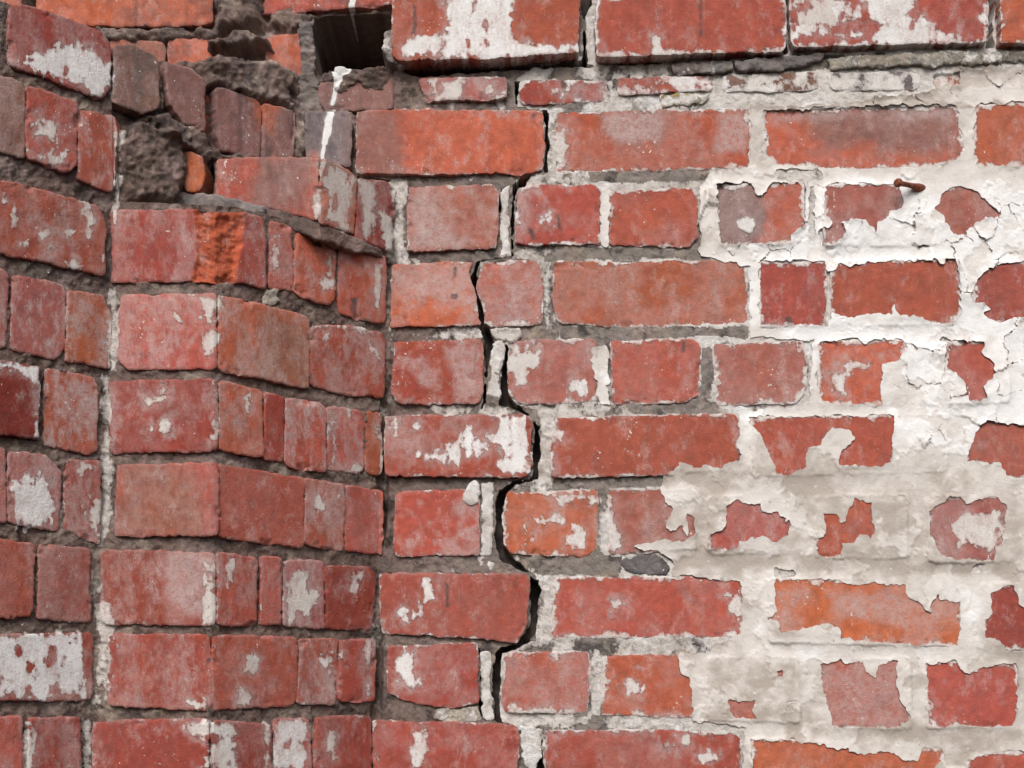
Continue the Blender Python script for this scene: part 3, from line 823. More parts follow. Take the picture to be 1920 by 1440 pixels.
EXPO = [pts(v) for v in (
    (1354, 143, 1530, 134, 1535, 166, 1490, 171, 1356, 171), (1552, 138, 1715, 133, 1727, 145, 1722, 166, 1560, 170),
    (1754, 140, 1800, 136, 1800, 158, 1756, 158),
    (1432, 206, 1600, 200, 1793, 196, 1801, 240, 1808, 282, 1795, 300, 1758, 312, 1600, 318, 1456, 310, 1430, 290),
    (1828, 196, 1920, 192, 2190, 186, 2190, 308, 1835, 313, 1826, 290),
    (1455, 318, 1545, 318, 1545, 338, 1500, 342, 1455, 338),
    (1340, 347, 1408, 345, 1422, 368, 1436, 362, 1450, 345, 1508, 342, 1508, 425, 1484, 440, 1480, 458, 1440, 460, 1350, 460, 1346, 400),
    (1545, 352, 1560, 346, 1680, 345, 1690, 365, 1695, 385, 1668, 398, 1660, 415, 1645, 420, 1642, 440, 1620, 416, 1604, 414, 1560, 425, 1545, 405),
    (1752, 392, 1765, 365, 1800, 348, 1830, 360, 1850, 380, 1876, 403, 1840, 410, 1818, 425, 1800, 443, 1786, 440, 1772, 412),
    (1423, 490, 1547, 490, 1550, 512, 1568, 508, 1570, 496, 1620, 500, 1626, 492, 1750, 490, 1764, 498, 1770, 488, 1790, 488, 1798, 520, 1800, 580, 1785, 610, 1762, 608, 1720, 594, 1682, 590, 1676, 576, 1670, 590, 1640, 588, 1590, 594, 1560, 586, 1552, 612, 1425, 613),
    (1820, 555, 1832, 530, 1852, 505, 1882, 492, 2190, 490, 2190, 600, 1900, 597, 1878, 605, 1855, 595, 1840, 588, 1857, 580, 1850, 570, 1824, 570),
    (1337, 647, 1505, 640, 1512, 690, 1510, 735, 1490, 757, 1345, 760),
    (1532, 640, 1606, 637, 1620, 650, 1636, 640, 1690, 637, 1698, 650, 1685, 674, 1665, 682, 1655, 684, 1655, 700, 1648, 722, 1652, 762, 1560, 758, 1538, 750, 1532, 700, 1538, 682),
    (1786, 640, 1845, 643, 1842, 662, 1865, 686, 1860, 710, 1842, 725, 1846, 745, 1835, 755, 1812, 755, 1808, 720, 1795, 705, 1776, 690, 1780, 665),
    (1405, 782, 1675, 778, 1678, 800, 1670, 835, 1668, 865, 1650, 877, 1615, 875, 1575, 870, 1575, 850, 1600, 825, 1590, 808, 1560, 803, 1550, 810, 1538, 836, 1515, 842, 1510, 875, 1482, 894, 1455, 892, 1440, 850, 1425, 820, 1407, 796),
    (1815, 862, 1830, 812, 1850, 790, 1892, 795, 2180, 795, 2180, 890, 1900, 898, 1885, 890, 1874, 870),
    (1140, 918, 1228, 918, 1235, 930, 1250, 945, 1262, 950, 1255, 965, 1250, 990, 1265, 998, 1276, 985, 1288, 1004, 1290, 965, 1302, 970, 1302, 1005, 1280, 1018, 1240, 1014, 1200, 1020, 1150, 1036, 1140, 965),
    (1360, 945, 1380, 938, 1402, 945, 1426, 943, 1430, 960, 1460, 962, 1482, 985, 1478, 1005, 1450, 1018, 1430, 1005, 1385, 1018, 1380, 1030, 1330, 1028, 1328, 1002, 1360, 990, 1362, 965),
    (1543, 963, 1568, 962, 1575, 977, 1584, 976, 1590, 958, 1600, 932, 1633, 942, 1637, 995, 1632, 1010, 1612, 1003, 1600, 1020, 1580, 1022, 1570, 1047, 1545, 1045, 1530, 1040, 1530, 1015, 1547, 1000),
    (1742, 958, 1772, 945, 1780, 932, 1803, 935, 1810, 948, 1840, 935, 1868, 932, 1890, 945, 1888, 956, 1878, 1020, 1864, 1025, 1864, 1053, 1790, 1050, 1765, 1040, 1740, 1002),
    (1452, 1085, 1540, 1085, 1562, 1088, 1600, 1098, 1640, 1093, 1697, 1096, 1697, 1112, 1716, 1125, 1745, 1150, 1746, 1124, 1758, 1114, 1764, 1124, 1800, 1128, 1798, 1165, 1803, 1180, 1795, 1210, 1730, 1213, 1575, 1198, 1575, 1178, 1540, 1172, 1500, 1180, 1465, 1183, 1455, 1170, 1438, 1160, 1455, 1145),
    (1857, 1112, 1900, 1096, 1910, 1134, 1920, 1140, 1940, 1130, 2206, 1130, 2206, 1210, 1890, 1219, 1870, 1202, 1848, 1196, 1848, 1164, 1860, 1152),
    (1365, 1312, 1382, 1316, 1415, 1312, 1412, 1330, 1422, 1350, 1375, 1350), (1453, 1256, 1468, 1257, 1468, 1270, 1456, 1271),
    (1538, 1245, 1565, 1240, 1575, 1232, 1585, 1246, 1612, 1237, 1630, 1262, 1640, 1270, 1646, 1245, 1665, 1240, 1685, 1238, 1680, 1290, 1686, 1310, 1695, 1326, 1706, 1348, 1680, 1367, 1560, 1362, 1556, 1330, 1546, 1300),
    (1735, 1243, 1790, 1240, 1803, 1253, 1815, 1262, 1840, 1256, 1865, 1247, 1905, 1245, 1910, 1290, 1905, 1340, 1900, 1362, 1840, 1365, 1790, 1355, 1770, 1365, 1740, 1358),
    (1408, 1387, 1490, 1385, 1498, 1392, 1512, 1388, 1543, 1395, 1546, 1406, 1580, 1403, 1620, 1412, 1676, 1412, 1692, 1425, 1720, 1430, 1732, 1405, 1765, 1405, 1770, 1415, 1755, 1440, 1740, 1466, 1740, 1510, 1408, 1504),
    (1815, 1428, 1850, 1415, 1890, 1412, 2180, 1412, 2180, 1520, 1815, 1520),
    (1930, 345, 2090, 345, 2060, 440, 1960, 430), (1925, 655, 2070, 645, 2070, 750, 1940, 740), (1935, 945, 2080, 940, 2060, 1040, 1950, 1030), (1950, 1250, 2100, 1250, 2080, 1350, 1950, 1350),
    (1555, 1530, 1690, 1530, 1690, 1630, 1555, 1630), (1750, 1540, 1880, 1540, 1880, 1620, 1760, 1630),
    (1452, 1066, 1490, 1068, 1492, 1084, 1452, 1084), (1815, 1056, 1846, 1058, 1838, 1078, 1822, 1074), (1284, 1204, 1334, 1204, 1332, 1224, 1286, 1226),
    (1535, 430, 1580, 418, 1584, 440, 1560, 462, 1540, 460), (1516, 345, 1530, 345, 1526, 440, 1514, 450))]

brush = fbm(16, 4, 21, stretch=3.2)
jagp = fbm(22, 4, 22)
jagf = fbm(8, 2, 23)
wear = sstep(.25, .95, fbm(22, 4, 24, stretch=1.6))
paint = np.full(PX.shape, -60.0)
tone = np.full(PX.shape, .35)
for tn, jg, br, po in PB:
    if po[:, 0].mean() < 735 and .2 <= tn < .5:
        tn += .15
    w = window(po, 40)
    f = sdf(po, PX[w], PY[w]) + (brush[w] if br else jagp[w]) * jg * 1.15 + jagf[w] * jg * .6
    if tn >= 0:
        f = np.minimum(f, 8) - wear[w] * (14 if jg > 6 else 6)
    if tn < 0:
        f = f * 6 + 12                 # thick fresh droppings, fully opaque
    tone[w] = np.where(f > paint[w] - 1, tn, tone[w])
    paint[w] = np.maximum(paint[w], f)

coat = np.full(PX.shape, -60.0)
for po in COAT:
    w = window(po, 60)
    coat[w] = np.maximum(coat[w], sdf(po, PX[w], PY[w]))
coat = coat + jagp * 4 + jagf * 2.6
expo = np.full(PX.shape, -60.0)
for po in EXPO:
    w = window(po, 60)
    expo[w] = np.maximum(expo[w], sdf(po, PX[w], PY[w]))
expo = expo + jagp * 3.4 + jagf * 2.6
coat = np.minimum(coat, -expo)

# soot stains, pen-like dark scratches
SB = [(.9, pts(v)) for v in (
    (777, 24, 783, 26, 784, 60, 780, 80, 773, 78, 778, 60), (1308, 8, 1312, 8, 1313, 80, 1308, 84), (836, 1092, 841, 1096, 842, 1140, 837, 1140),
    (1278, 642, 1284, 642, 1284, 660, 1278, 660), (1044, 404, 1048, 404, 1052, 430, 1046, 430), (990, 428, 998, 430, 1004, 450, 996, 450),
    (1050, 150, 1062, 150, 1060, 166, 1054, 166), (1000, 212, 1006, 214, 1000, 222, 994, 222), (1470, 594, 1482, 596, 1488, 612, 1476, 610),
    (1565, 640, 1571, 640, 1570, 650, 1564, 650), (1383, 858, 1390, 872, 1390, 892, 1386, 892), (1062, 1204, 1130, 1206, 1136, 1222, 1070, 1220),
    (1285, 1204, 1332, 1204, 1332, 1224, 1288, 1226), (1118, 1230, 1134, 1226, 1128, 1250, 1118, 1250), (1205, 1346, 1218, 1346, 1216, 1362, 1206, 1360),
    (1234, 1354, 1250, 1356, 1246, 1370, 1238, 1368), (1280, 1354, 1292, 1354, 1290, 1370, 1280, 1368), (1452, 1066, 1490, 1068, 1492, 1084, 1452, 1084),
    (1815, 1060, 1846, 1060, 1838, 1078, 1822, 1074), (890, 700, 894, 664, 890, 664), (852, 500, 856, 500, 856, 520, 850, 520), (845, 550, 858, 552, 856, 562, 846, 560),
    (655, 560, 668, 560, 664, 590, 656, 590))]
soot = np.zeros(PX.shape)
for s_, po in SB:
    w = window(po, 20)
    soot[w] = np.maximum(soot[w], s_ * sstep(-2.5, 2, sdf(po, PX[w], PY[w]) + jagf[w] * 1.2))
sn = fbm(70, 5, 31, gain=.75)
# general soot in the sheltered, damaged corner
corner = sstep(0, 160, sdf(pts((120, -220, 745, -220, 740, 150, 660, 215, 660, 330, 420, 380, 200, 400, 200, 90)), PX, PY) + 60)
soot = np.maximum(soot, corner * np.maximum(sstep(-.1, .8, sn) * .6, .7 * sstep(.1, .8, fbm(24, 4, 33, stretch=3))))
soot = np.maximum(soot, .16 * sstep(.25, .9, fbm(45, 4, 32)))

# colour patches on single bricks: colour, strength, softness px, outline
CP = [('g', .95, 22, pts(v)) for v in ((1480, 190, 1800, 190, 1790, 280, 1700, 290, 1520, 270),)]
CP += [('k', .75, 12, pts((1336, 344, 1412, 340, 1440, 400, 1420, 462, 1336, 462))),
       ('g', .85, 22, pts((662, 208, 748, 205, 752, 330, 662, 332))),
       ('g', .8, 18, pts((478, 290, 588, 292, 580, 400, 470, 390))),
       ('o', .75, 3, pts((405, 705, 495, 728, 494, 866, 406, 850))), ('r', .8, 3, pts((404, 862, 575, 890, 570, 1034, 404, 1012))), ('r', .7, 3, pts((404, 1028, 482, 1036, 482, 1178, 402, 1180))),
       ('o', .5, 4, pts((405, 545, 500, 565, 500, 715, 405, 698))), ('r', .7, 3, pts((398, 1184, 560, 1190, 560, 1335, 396, 1338))),
       ('o', .8, 8, pts((590, 290, 670, 330, 668, 450, 585, 420))),
       ('b', .7, 20, pts((490, 590, 580, 610, 578, 730, 470, 715))),
       ('b', .6, 25, pts((215, 870, 320, 870, 380, 950, 380, 1010, 215, 1010))),
       ('o', .8, 10, pts((730, 490, 765, 490, 760, 615, 730, 615))),
       ('O', .7, 14, pts((950, 985, 1060, 990, 1060, 1040, 950, 1040))),
       ('o', .7, 25, pts((1040, 570, 1400, 580, 1400, 615, 1040, 615))),
       ('g', .5, 20, pts((1130, 210, 1250, 205, 1240, 268, 1120, 262))),
       ('d', .7, 14, pts((735, 660, 800, 650, 800, 757, 735, 757))),
       ('O', .8, 14, pts((480, 190, 510, 205, 505, 245, 480, 240))),
       ('p', .8, 14, pts((310, 1038, 400, 1038, 392, 1168, 312, 1165)))]
# extra bloom (lime film) patches
BP = [(.85, pts((1118, 215, 1160, 208, 1236, 210, 1232, 260, 1150, 266))), (.8, pts((1345, 206, 1402, 206, 1396, 290, 1340, 280))),
      (.8, pts((318, 1040, 390, 1045, 386, 1160, 318, 1130))), (.8, pts((770, 470, 765, 370, 800, 358, 860, 430, 860, 470))),
      (.75, pts((960, 360, 1000, 350, 990, 455, 966, 455))), (.7, pts((1540, 1100, 1690, 1110, 1720, 1140, 1700, 1180, 1560, 1160))),
      (.8, pts((950, 530, 985, 530, 985, 610, 930, 610))), (.7, pts((830, 650, 895, 640, 905, 740, 860, 745))),
      (.7, pts((1440, 205, 1790, 198, 1785, 225, 1640, 215, 1450, 232)))]

H_MM = .001
relief = fbm(120, 3, 41) * .8 + fbm(30, 2, 42) * .22     # mm
rough_n = fbm(34, 5, 44, gain=.65)
strata = np.round((fbm(60, 3, 49, stretch=.4) + .25 * fbm(12, 3, 50, stretch=.5)) * 4) / 4 * .6 + fbm(50, 5, 59, stretch=.5) * .5
fbm_sp = fbm(18, 3, 95, stretch=.45)
out_n = fbm(34, 4, 45)
out_f = fbm(9, 2, 46)
bl_n = fbm(75, 5, 47, gain=.7)
bl_v = fbm(34, 5, 48, stretch=2.6, gain=.85)

# mortar first as a height field, then bricks stamped over it (also used to drape the coat)
mort = -3.0 + rough_n * 2.4 + fbm(9, 3, 93) * .9
left = PX < 735
mort = np.where(left, -1.6 + rough_n * 2.8 + fbm(9, 3, 92) * 1.0, mort)
gap = sstep(12, 2, np.abs(PX - (x_cd(PY) + 6))) * (PY > 330)
mort = mort - gap * 16 * sstep(-.5, .5, vnoise(40, 90, 91))
mort = np.where(PX > 1040, -1.3 + rough_n * 1.2, mort)
SURF = blur(mort, 2)
BD = np.full(PX.shape, -50.0)
BH = np.zeros(PX.shape)

# ------------------------------------------------------------------ things: the two walls either side of the crack
def empty(name, label, cat, loc):
    o = bpy.data.objects.new(name, None)
    o.location = loc
    o.empty_display_size = .1
    scene.collection.objects.link(o)
    o['label'] = label
    o['category'] = cat
    o['kind'] = 'thing'
    return o


WALL_R = empty('brick_wall', 'flat red brick wall with flaking white paint, right of the stepped crack', 'wall', (.3, 0, .8))
WALL_L = empty('brick_wall', 'weathered red brick wall with splayed corner and dark hole, left of the stepped crack', 'wall', (-.3, 0, .8))
bpy.context.view_layer.update()
PAR = {'r': WALL_R, 'l': WALL_L}


def adopt(ob, side):
    ob.parent = PAR[side]
    ob.matrix_parent_inverse = PAR[side].matrix_world.inverted()


def cx_(po): return po[:, 0].mean()


for bi, (side, zone, ck, bloom, lift, po) in enumerate(BR):
    rp = cut_corners(po, 4 + 6 * rng.random())
    w = window(po, 14)
    x, y = PX[w], PY[w]
    d = sdf(rp, x, y) + (1.0 if cx_(po) > 735 else 2.4) + out_n[w] * 2.2 + out_f[w] * 1.4 + sstep(34, 12, np.abs(x - crack_x[w])) * (jag1[w] * 3.0 - 1.0)
    d[0, :] = d[-1, :] = -5
    d[:, 0] = d[:, -1] = -5
    r = 2.0 if cx_(po) > 735 else 3.2
    q = np.clip(1 - d / r, 0, 1)
    prof = -(r * .6) * (1 - np.sqrt(1 - q * q)) * .7
    cx, cy = po.mean(0)
    tx, ty = rng.normal(0, .009, 2)
    h = (lift if not (side == 'r' and lift < 5) else lift - 1.2) + prof + relief[w] + tx * (x - cx) + ty * (y - cy) + rng.normal(0, .8)
    chip = sstep(.45, 1.0, out_n[w] + .3 * rough_n[w]) * sstep(16, 2, d)
    h = h - chip * 3.0
    col = COL[ck] * rng.uniform(.88, 1.12) * np.array([1, rng.uniform(.93, 1.09), rng.uniform(.93, 1.07)])
    col = np.broadcast_to(col, x.shape + (3,)).copy()
    spm = None
    if zone == 'L' and 200 < cx < 470 and 390 < cy < 530:      # spalled face of raw clay
        sp = sdf(pts((362, 390, 454, 392, 450, 480, 440, 534, 356, 534, 368, 470)), x, y) + jag1[w] * 5 + jag2[w] * 2
        spm = sstep(-1.5, 1.5, sp)
        h = h - sstep(-1, 9, sp) * (4.5 + rough_n[w] * 2.6 + fbm_sp[w] * 1.2 + jag2[w] * .9)
        col += (np.array((.47, .108, .054)) * (1 + .22 * rough_n[w])[..., None] - col) * spm[..., None]
    for c_, s_, so_, pp in CP:
        col += (COL[c_] - col) * (s_ * sstep(-so_, so_, sdf(pp, x, y) + bl_n[w] * so_))[..., None]
    nn = bl_v[w] if cx < 735 else bl_n[w]
    bl = np.clip(bloom * 1.6 - .2, .03, 1.0) * sstep(-.45 + .15 * rng.normal(), .45, nn)
    if cx > 735 or cx < 300:
        for s_, pp in BP:
            bl = np.maximum(bl, s_ * sstep(-14, 14, sdf(pp, x, y) + bl_n[w] * 14))
    bl = np.maximum(bl, .55 * sstep(.35, .75, jagp[w] * .6 + bl_n[w] * .6) * (.4 + bloom))
    bl = np.maximum(bl, .75 * sstep(-26, 1, paint[w] + bl_n[w] * 9) * sstep(-.7, .5, bl_v[w] + .5 * jagp[w]))
    bl = np.maximum(bl, .35 * sstep(10, 0, d) * sstep(-.2, .5, out_n[w]))
    pt = paint[w].copy()
    if spm is not None:
        bl = bl * (1 - spm)
        pt = pt - 30 * spm
    under = np.where(coat[w] > 0, np.minimum(coat[w] - 1, 20), coat[w] * .75 - 1)
    if side == 'r' and zone == 'D':
        pt = np.maximum(pt, np.minimum(4.0 - d * 1.1 + jagp[w] * 8 + jagf[w] * 4, 8) + (2 if cx > 1250 else -1))
    elif zone == 'D':
        pt = np.maximum(pt, np.minimum(1.0 - d * 1.1 + jagp[w] * 7 + jagf[w] * 4, 6) - 2)
    else:
        pt = np.maximum(pt, np.minimum(.0 - d * 1.1 + jagp[w] * 7 + jagf[w] * 4, 6) - 5)
    pt = np.maximum(pt, under)
    if np.ptp(po[:, 1]) < 55 and cx > 1150:
        pt = np.maximum(pt, 3.5 + jagp[w] * 12)
    at = {'paint': pt, 'tone': tone[w], 'bloom': np.clip(bl, 0, 1), 'soot': soot[w]}
    # stamp on the relief map for the coat
    if zone == 'D':
        SURF[w] = np.where(d > 0, h, SURF[w])
    if zone in 'DL':
        BH[w] = np.where(d > 0, h, BH[w])
        BD[w] = np.maximum(BD[w], d)
    ob = sheet('brick', d, w, zone, h * H_MM, .058, at, col, M_BRICK, None)
    adopt(ob, side)

for side, zone, colr, lift, rgh, pv, po in FR:
    rp = cut_corners(po, 3)
    w = window(po, 14)
    x, y = PX[w], PY[w]
    d = sdf(rp, x, y) + out_n[w] * 3.5 + out_f[w] * 2.4
    d[0, :] = d[-1, :] = -5
    d[:, 0] = d[:, -1] = -5
    rr = 3.0
    q = np.clip(1 - d / rr, 0, 1)
    h = lift - rr * .6 * (1 - np.sqrt(1 - q * q)) + (rough_n[w] * .9 if rgh < 5 else strata[w] * 1.0) * rgh + out_f[w] * rgh * .10
    col = colr * (1 + .45 * np.clip(bl_n[w], -1, 1) + .25 * np.clip(out_n[w], -1, 1))[..., None] * np.stack([1 + .10 * bl_v[w], 1 + 0 * x, 1 - .06 * bl_v[w]], -1)
    pt = np.maximum(paint[w], pv + jagp[w] * 7)
    tn = np.where(paint[w] > pv, tone[w], .28 + .25 * bl_n[w])
    at = {'paint': pt, 'tone': tn, 'bloom': .3 * sstep(0, .8, bl_n[w]), 'soot': soot[w]}
    if zone == 'D':
        SURF[w] = np.where(d > 0, h, SURF[w])
    ob = sheet('mortar_fragment', d, w, zone, h * H_MM, .06, at, col, M_MORTAR, None)
    adopt(ob, side)

# mortar bedding
def mortar_colour(x):
    t = sstep(640, 1080, x)[..., None]
    c = np.array(DARKM) * (1 - t) + np.array((.255, .218, .195)) * t
    m = sstep(.1, .7, fbm(42, 5, 51, gain=.7))[..., None]
    c = c * (1 - m) + m * np.array((.32, .255, .21))
    return c * (1 - .68 * sstep(.05, .7, fbm(30, 5, 58, gain=.75))[..., None])


MC = mortar_colour(PX)
# limewash daubs that survive on the joints, thicker to the right of the crack
mp = (PX - 1120) / 260 * 9 + 1 + fbm(60, 5, 52) * 14 + fbm(14, 3, 53) * 5
mp = mp + 9 * sstep(46, 14, np.abs(PX - crack_x - 16)) * (PX > crack_x)
mp = np.where(PX < np.minimum(crack_x, 1015), -12 + fbm(30, 4, 54) * 13, mp)
mp = np.where(PX < 700, -16 + fbm(26, 4, 55) * 13, mp)
for v in ((1050, 612, 1402, 612, 1402, 632, 1050, 632), (1005, 1042, 1165, 1042, 1165, 1076, 1000, 1076), (1035, 893, 1245, 884, 1245, 912, 1035, 918), (1100, 320, 1330, 314, 1330, 336, 1110, 342),
          (1170, 757, 1345, 752, 1345, 774, 1180, 774), (1060, 462, 1400, 464, 1400, 484, 1060, 486), (1314, 650, 1336, 650, 1336, 750, 1312, 745), (1020, 530, 1036, 520, 1036, 600, 1020, 600), (1360, 110, 1560, 106, 1560, 130, 1360, 138)):
    mp = np.where(sdf(pts(v), PX, PY) + jagp * 4 > 0, np.minimum(mp, -9 + jagp * 9), mp)
mpaint = np.maximum(paint, mp)
mtone = np.where(paint > mp, tone, .45 + .4 * fbm(38, 4, 94))
mtone = np.where(PX < 735, .62, mtone)
M_ATT = {'paint': np.maximum(mpaint, np.minimum(coat, 20)), 'tone': mtone, 'bloom': .35 * sstep(0, .8, bl_n), 'soot': np.maximum(soot, .55 * sstep(.1, .8, fbm(40, 4, 56)) * (PX < 1000))}
lower = pts((-330, -140, 15, 6, 205, 80, 212, 240, 222, 376, 440, 386, 505, 402, 600, 428, 732, 476, 734, 335, 670, 328, 668, 210, 738, 206, 740, -230, 2310, -230, 2310, 1730, -330, 1730))
low = sdf(lower, PX, PY)
ALL = (slice(0, NY), slice(0, NX))
MH = mort + fbm(10, 3, 57) * .8
MH = np.where(BD > 3, np.minimum(MH, BH - 4), MH) * H_MM      # never through a brick face
fl = np.minimum(np.minimum(low, crack_x - PX), -void)
fr = np.minimum(np.minimum(low, PX - crack_x), -void)
for side, f in (('l', fl), ('r', fr)):
    ob = sheet('mortar', f, ALL, 'L', MH, .052, M_ATT, MC, M_MORTAR, None)
    adopt(ob, side)
def smear(w, items):
    t = 0
    for hgt, soft, po in items:
        t = t + hgt * sstep(-soft, soft, sdf(pts(po), PX[w], PY[w]) + out_n[w] * 7 + jagp[w] * 5)
    return t


SM_U = ((16, 12, (222, 240, 262, 228, 330, 250, 354, 290, 346, 340, 340, 376, 236, 380, 220, 330)), (16, 10, (376, 116, 420, 104, 520, 116, 552, 138, 546, 196, 500, 200, 450, 178, 395, 156)),
        (13, 8, (262, 210, 320, 206, 350, 234, 392, 256, 420, 284, 492, 294, 492, 310, 405, 306, 390, 300, 350, 276, 300, 250)),
        (11, 6, (548, 200, 574, 205, 572, 300, 550, 298)), (8, 5, (294, 120, 306, 124, 318, 210, 296, 206)))
SM_O = ((20, 14, (396, -220, 500, -220, 502, 20, 496, 60, 410, 56)), (30, 8, (392, 94, 420, 80, 470, 64, 510, 84, 514, 100, 450, 108, 400, 106)), (10, 8, (190, 50, 398, 52, 398, 72, 190, 78)),
        (10, 8, (505, 28, 590, 24, 590, 50, 505, 60)), (9, 10, (480, 170, 600, 170, 600, 230, 470, 230)))
up = pts((200, 84, 300, 108, 372, 112, 420, 98, 520, 110, 556, 134, 558, 192, 668, 206, 668, 335, 600, 305, 412, 302, 402, 330, 398, 386, 204, 388))
w = window(up, 14)
ob = sheet('mortar', sdf(up, PX[w], PY[w]) + out_n[w] * 5 + jag2[w] * 3, w, 'U', (-11 + smear(w, SM_U) + rough_n[w] * 1.8 + strata[w] * 1.8 + jag2[w] * 1.1 + out_f[w] * .5) * H_MM, .09,
           {k: v[w] for k, v in M_ATT.items()}, MC[w] * (1.05 + .45 * np.clip(jag2[w] + .6 * out_n[w], -1.2, 1.4))[..., None], M_MORTAR, None)
adopt(ob, 'l')
vv = pts((398, 297, 605, 294, 670, 330, 738, 336, 738, 482, 600, 434, 500, 408, 398, 398))
w = window(vv, 14)
ob = sheet('mortar', sdf(vv, PX[w], PY[w]) + out_n[w] * 2, w, 'V', (-7 + rough_n[w] * 3 + jag2[w]) * H_MM, .07,
           {k: v[w] for k, v in M_ATT.items()}, MC[w], M_MORTAR, None)
adopt(ob, 'l')
bk = pts((-330, -220, 742, -220, 742, 230, -330, 230))
slit = pts((40, -230, 68, -230, 68, 4, 40, 2))
hole = pts((588, 30, 640, 24, 742, 20, 744, 132, 700, 134, 600, 138, 586, 120))
w = window(bk, 14)
ob = sheet('mortar', np.minimum(sdf(bk, PX[w], PY[w]), np.minimum(-sdf(hole, PX[w], PY[w]) + jag1[w] * 2, -sdf(slit, PX[w], PY[w]))), w, 'O', (-6 + smear(w, SM_O) + rough_n[w] * 3.5 + strata[w] * 3.5 + jag2[w] * 1.8) * H_MM, .12,
           {k: v[w] for k, v in M_ATT.items()}, MC[w] * 1.05, M_MORTAR, None)
adopt(ob, 'l')

# inner masonry behind the face (dark depth of the crack and of the hole)
def core(name, side, zone, depth, poly, holes=()):
    po = pts(poly)
    w = window(po, 10)
    s = 6
    f = sdf(po, PX[w], PY[w])
    for hp in holes:
        f = np.minimum(f, -sdf(pts(hp), PX[w], PY[w]))
    win = (slice(w[0].start, w[0].stop, s), slice(w[1].start, w[1].stop, s))
    ob = sheet(name, f[::s, ::s], win, zone, (-depth + rough_n[win] * .007), .05, {}, None, M_CORE, None)
    adopt(ob, side)


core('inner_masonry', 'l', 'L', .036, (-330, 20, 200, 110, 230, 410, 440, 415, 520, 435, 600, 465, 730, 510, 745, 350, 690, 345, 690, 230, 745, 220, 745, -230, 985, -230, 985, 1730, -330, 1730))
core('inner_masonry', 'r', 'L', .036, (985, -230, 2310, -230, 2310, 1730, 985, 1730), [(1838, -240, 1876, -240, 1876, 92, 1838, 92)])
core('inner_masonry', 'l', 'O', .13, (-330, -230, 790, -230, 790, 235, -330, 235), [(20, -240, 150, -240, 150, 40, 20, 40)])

# ------------------------------------------------------------------ the thick white coat, draped over bricks and joints
flz = .22 * sstep(-.1, .5, fbm(140, 3, 75)) + .78 * np.maximum.reduce([sstep(-60, 60, sdf(pts(v), PX, PY)) for v in (
    (1560, 390, 1960, 340, 2300, 400, 2300, 640, 1720, 640, 1700, 480, 1560, 470), (1720, 600, 2300, 560, 2300, 880, 1840, 860, 1740, 830, 1660, 700), (1330, 320, 1560, 320, 1540, 470, 1330, 480), (1400, 120, 1920, 110, 1920, 200, 1400, 200))])
sr = np.random.default_rng(5)
cells = []
for yy in np.arange(-220, 1720, 66):
    for xx in np.arange(1080, 2320, 74):
        cells.append((xx + sr.uniform(-34, 34), yy + sr.uniform(-31, 31)))
cells = np.array(cells)
wx, wy = PX + jag1 * 9 + fbm(60, 2, 61) * 12, PY + fbm(26, 4, 62) * 9 + fbm(60, 2, 63) * 12
d1 = np.full(PX.shape, 1e9)
d2 = np.full(PX.shape, 1e9)
cid = np.zeros(PX.shape, int)
for k, (xx, yy) in enumerate(cells):
    ww = window(np.array([[xx, yy]]), 180)
    dd = np.hypot(wx[ww] - xx, wy[ww] - yy)
    a, b = d1[ww], d2[ww]
    near = dd < a
    d2[ww] = np.where(near, a, np.minimum(b, dd))
    cid[ww] = np.where(near, k, cid[ww])
    d1[ww] = np.minimum(a, dd)
edge = np.clip((d2 - d1) / 2, 0, 60)
crnd = sr.random(len(cells))
cang = sr.uniform(0, 6.283, len(cells))
live = (crnd[cid] * 1.15 < flz).astype(float)
crackle = np.where(flz * 1.0 + fbm(90, 3, 64) * .45 > .62, edge - 1.0, 20)
coatF = np.minimum(np.minimum(coat, crackle), np.minimum(PX - crack_x - 10, -void))
rise = (np.cos(cang[cid]) * (wx - cells[cid, 0]) + np.sin(cang[cid]) * (wy - cells[cid, 1])) / 36.0
curl = live * np.clip(rise, 0, 1.3) ** 2 * 2.6 * (.4 + crnd[cid])
rim = np.clip(1 - np.minimum(coat, 14) / 14, 0, 1)
lip = rim ** 2 * np.clip(.5 + fbm(50, 3, 65) * 1.3, 0, 1.6) * (.5 + 1.0 * flz)
lay_n = fbm(95, 6, 73, gain=.62) + .5 * (flz - .3)
layer = sstep(-.03, .03, lay_n - .05)
drape = blur(np.maximum(SURF, -3.5), 9)
CH = np.maximum(drape + .9, SURF + .45) + curl + lip + layer * .55 + sstep(.16, 0, np.abs(lay_n - .05)) * layer * .35 + fbm(16, 3, 66) * .22 + fbm(50, 2, 67) * .3
ctone = .30 - .24 * layer + .08 * sstep(820, 930, PY + fbm(120, 3, 68) * 60) + .22 * fbm(110, 5, 69, gain=.7) + .30 * (PY < 205)
ctone = ctone + .22 * sstep(.1, .8, fbm(60, 5, 70, stretch=.5)) * sstep(880, 960, PY) + np.where(live > 0, .25 * crnd[cid], 0) * flz
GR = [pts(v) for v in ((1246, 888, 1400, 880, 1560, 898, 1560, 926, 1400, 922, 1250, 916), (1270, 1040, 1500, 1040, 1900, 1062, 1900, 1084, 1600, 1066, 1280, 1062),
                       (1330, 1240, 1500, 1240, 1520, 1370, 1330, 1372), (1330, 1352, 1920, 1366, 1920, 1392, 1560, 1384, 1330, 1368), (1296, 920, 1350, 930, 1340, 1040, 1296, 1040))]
grime_shade = np.maximum.reduce([sstep(-16, 14, sdf(v, PX, PY) + fbm(40, 4, 71) * 14) for v in GR])  # joint grime, with part of the joints' shade put into the tone
ctone = ctone + grime_shade * (.24 + .25 * fbm(30, 4, 72))
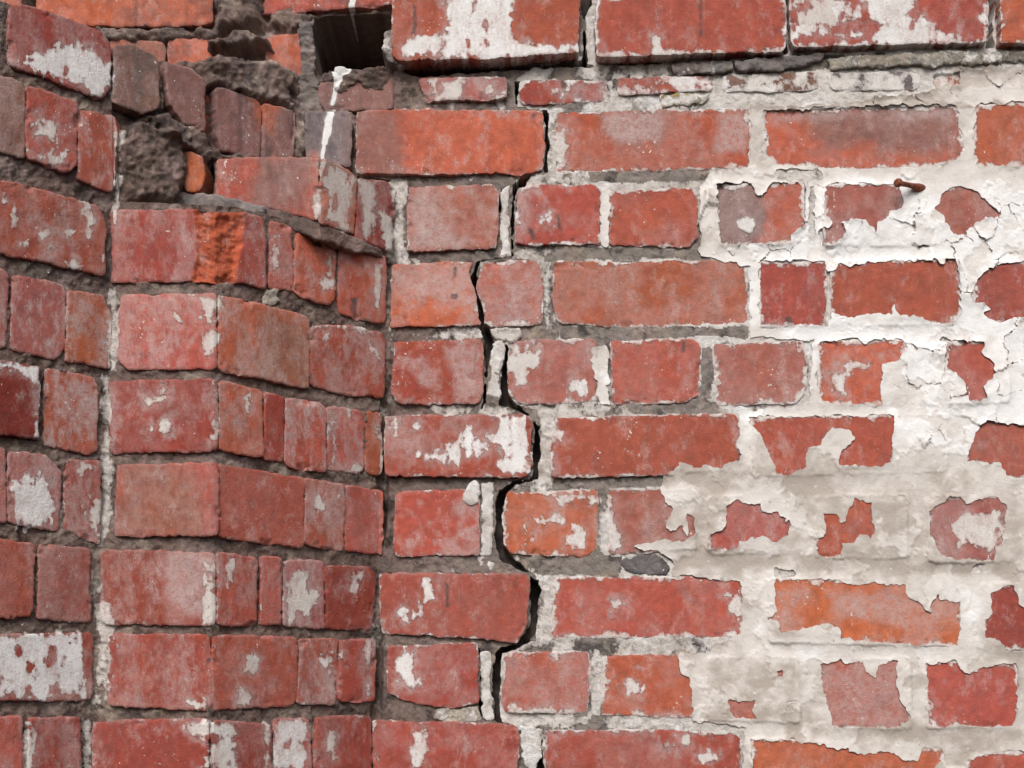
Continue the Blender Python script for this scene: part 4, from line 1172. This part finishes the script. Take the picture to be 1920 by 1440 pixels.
wz = np.maximum.reduce([sstep(-40, 40, sdf(pts(v), PX, PY) + fbm(70, 4, 74) * 30) for v in ((1330, 330, 1920, 330, 2300, 380, 2300, 800, 1900, 860, 1680, 840, 1620, 770, 1400, 640), (1390, 760, 1480, 760, 1400, 800),
                                                                                             (1396, 1070, 1470, 1080, 1440, 1240, 1396, 1240), (1800, 1090, 1860, 1090, 1850, 1230, 1800, 1230), (1500, 1215, 1760, 1220, 1740, 1240, 1500, 1235))])
ctone = ctone + .17 * fbm(30, 5, 76, gain=.7) + .37 * (1 - wz) - .06 * wz
ctone = np.clip(ctone - .06 * sstep(700, 400, PY) * (PY > 300), 0, 1.1)
w = window(pts((1060, -220, 2300, 1720)), 0)
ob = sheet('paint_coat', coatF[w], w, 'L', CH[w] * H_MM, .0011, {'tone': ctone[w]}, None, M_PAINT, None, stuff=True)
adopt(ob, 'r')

# ------------------------------------------------------------------ rusty nail in the joint
def lathe(rings, n=12):
    """rings of (axial, radius, dx, dz)"""
    co, fc = [], []
    for a, r, dx, dz in rings:
        for i in range(n):
            t = 2 * math.pi * i / n
            co.append((a, r * math.cos(t) + dx, r * math.sin(t) + dz))
    for k in range(len(rings) - 1):
        for i in range(n):
            j = (i + 1) % n
            fc.append((k * n + i, k * n + j, (k + 1) * n + j, (k + 1) * n + i))
    co.append((rings[0][0], rings[0][2], rings[0][3]))
    co.append((rings[-1][0], rings[-1][2], rings[-1][3]))
    for i in range(n):
        j = (i + 1) % n
        fc.append((len(co) - 2, j, i))
        fc.append((len(co) - 1, (len(rings) - 1) * n + i, (len(rings) - 1) * n + j))
    return co, fc


nail = empty('nail', 'short bent rusty iron nail sticking out of the painted joint', 'nail', (0, 0, 0))
root = base3('D', np.array(1722.0), np.array(352.0))
tip = np.array([(1684 - CX) / FPX * (D0 - .02), -.02, CAMZ + (HZ - 343) / FPX * (D0 - .02)])
nail.location = tuple(root)
dirv = np.array([tip[0] - root[0], -.020, tip[2] - root[2]])
L = float(np.linalg.norm(dirv))
for nm, rings in (('shank', [(-.03, .0040, 0, 0), (0, .0046, 0, 0), (L * .12, .0042, 0, 0), (L * .3, .0029, .0003, .0004), (L * .6, .0027, .0002, .0003), (L * .92, .0029, 0, 0)]),
                  ('head', [(L * .90, .0036, 0, 0), (L * .94, .0042, .0003, 0), (L * .98, .0049, 0, .0003), (L * 1.05, .0046, 0, 0), (L * 1.10, .0035, 0, 0)])):
    co, fc = lathe(rings)
    me = bpy.data.meshes.new(nm)
    me.from_pydata(co, [], fc)
    me.update()
    me.materials.append(M_RUST)
    o = bpy.data.objects.new(nm, me)
    scene.collection.objects.link(o)
    o.parent = nail
yaw = math.atan2(dirv[1], dirv[0])
pitch = math.atan2(dirv[2], math.hypot(dirv[0], dirv[1]))
nail.rotation_euler = (0, -pitch, yaw)
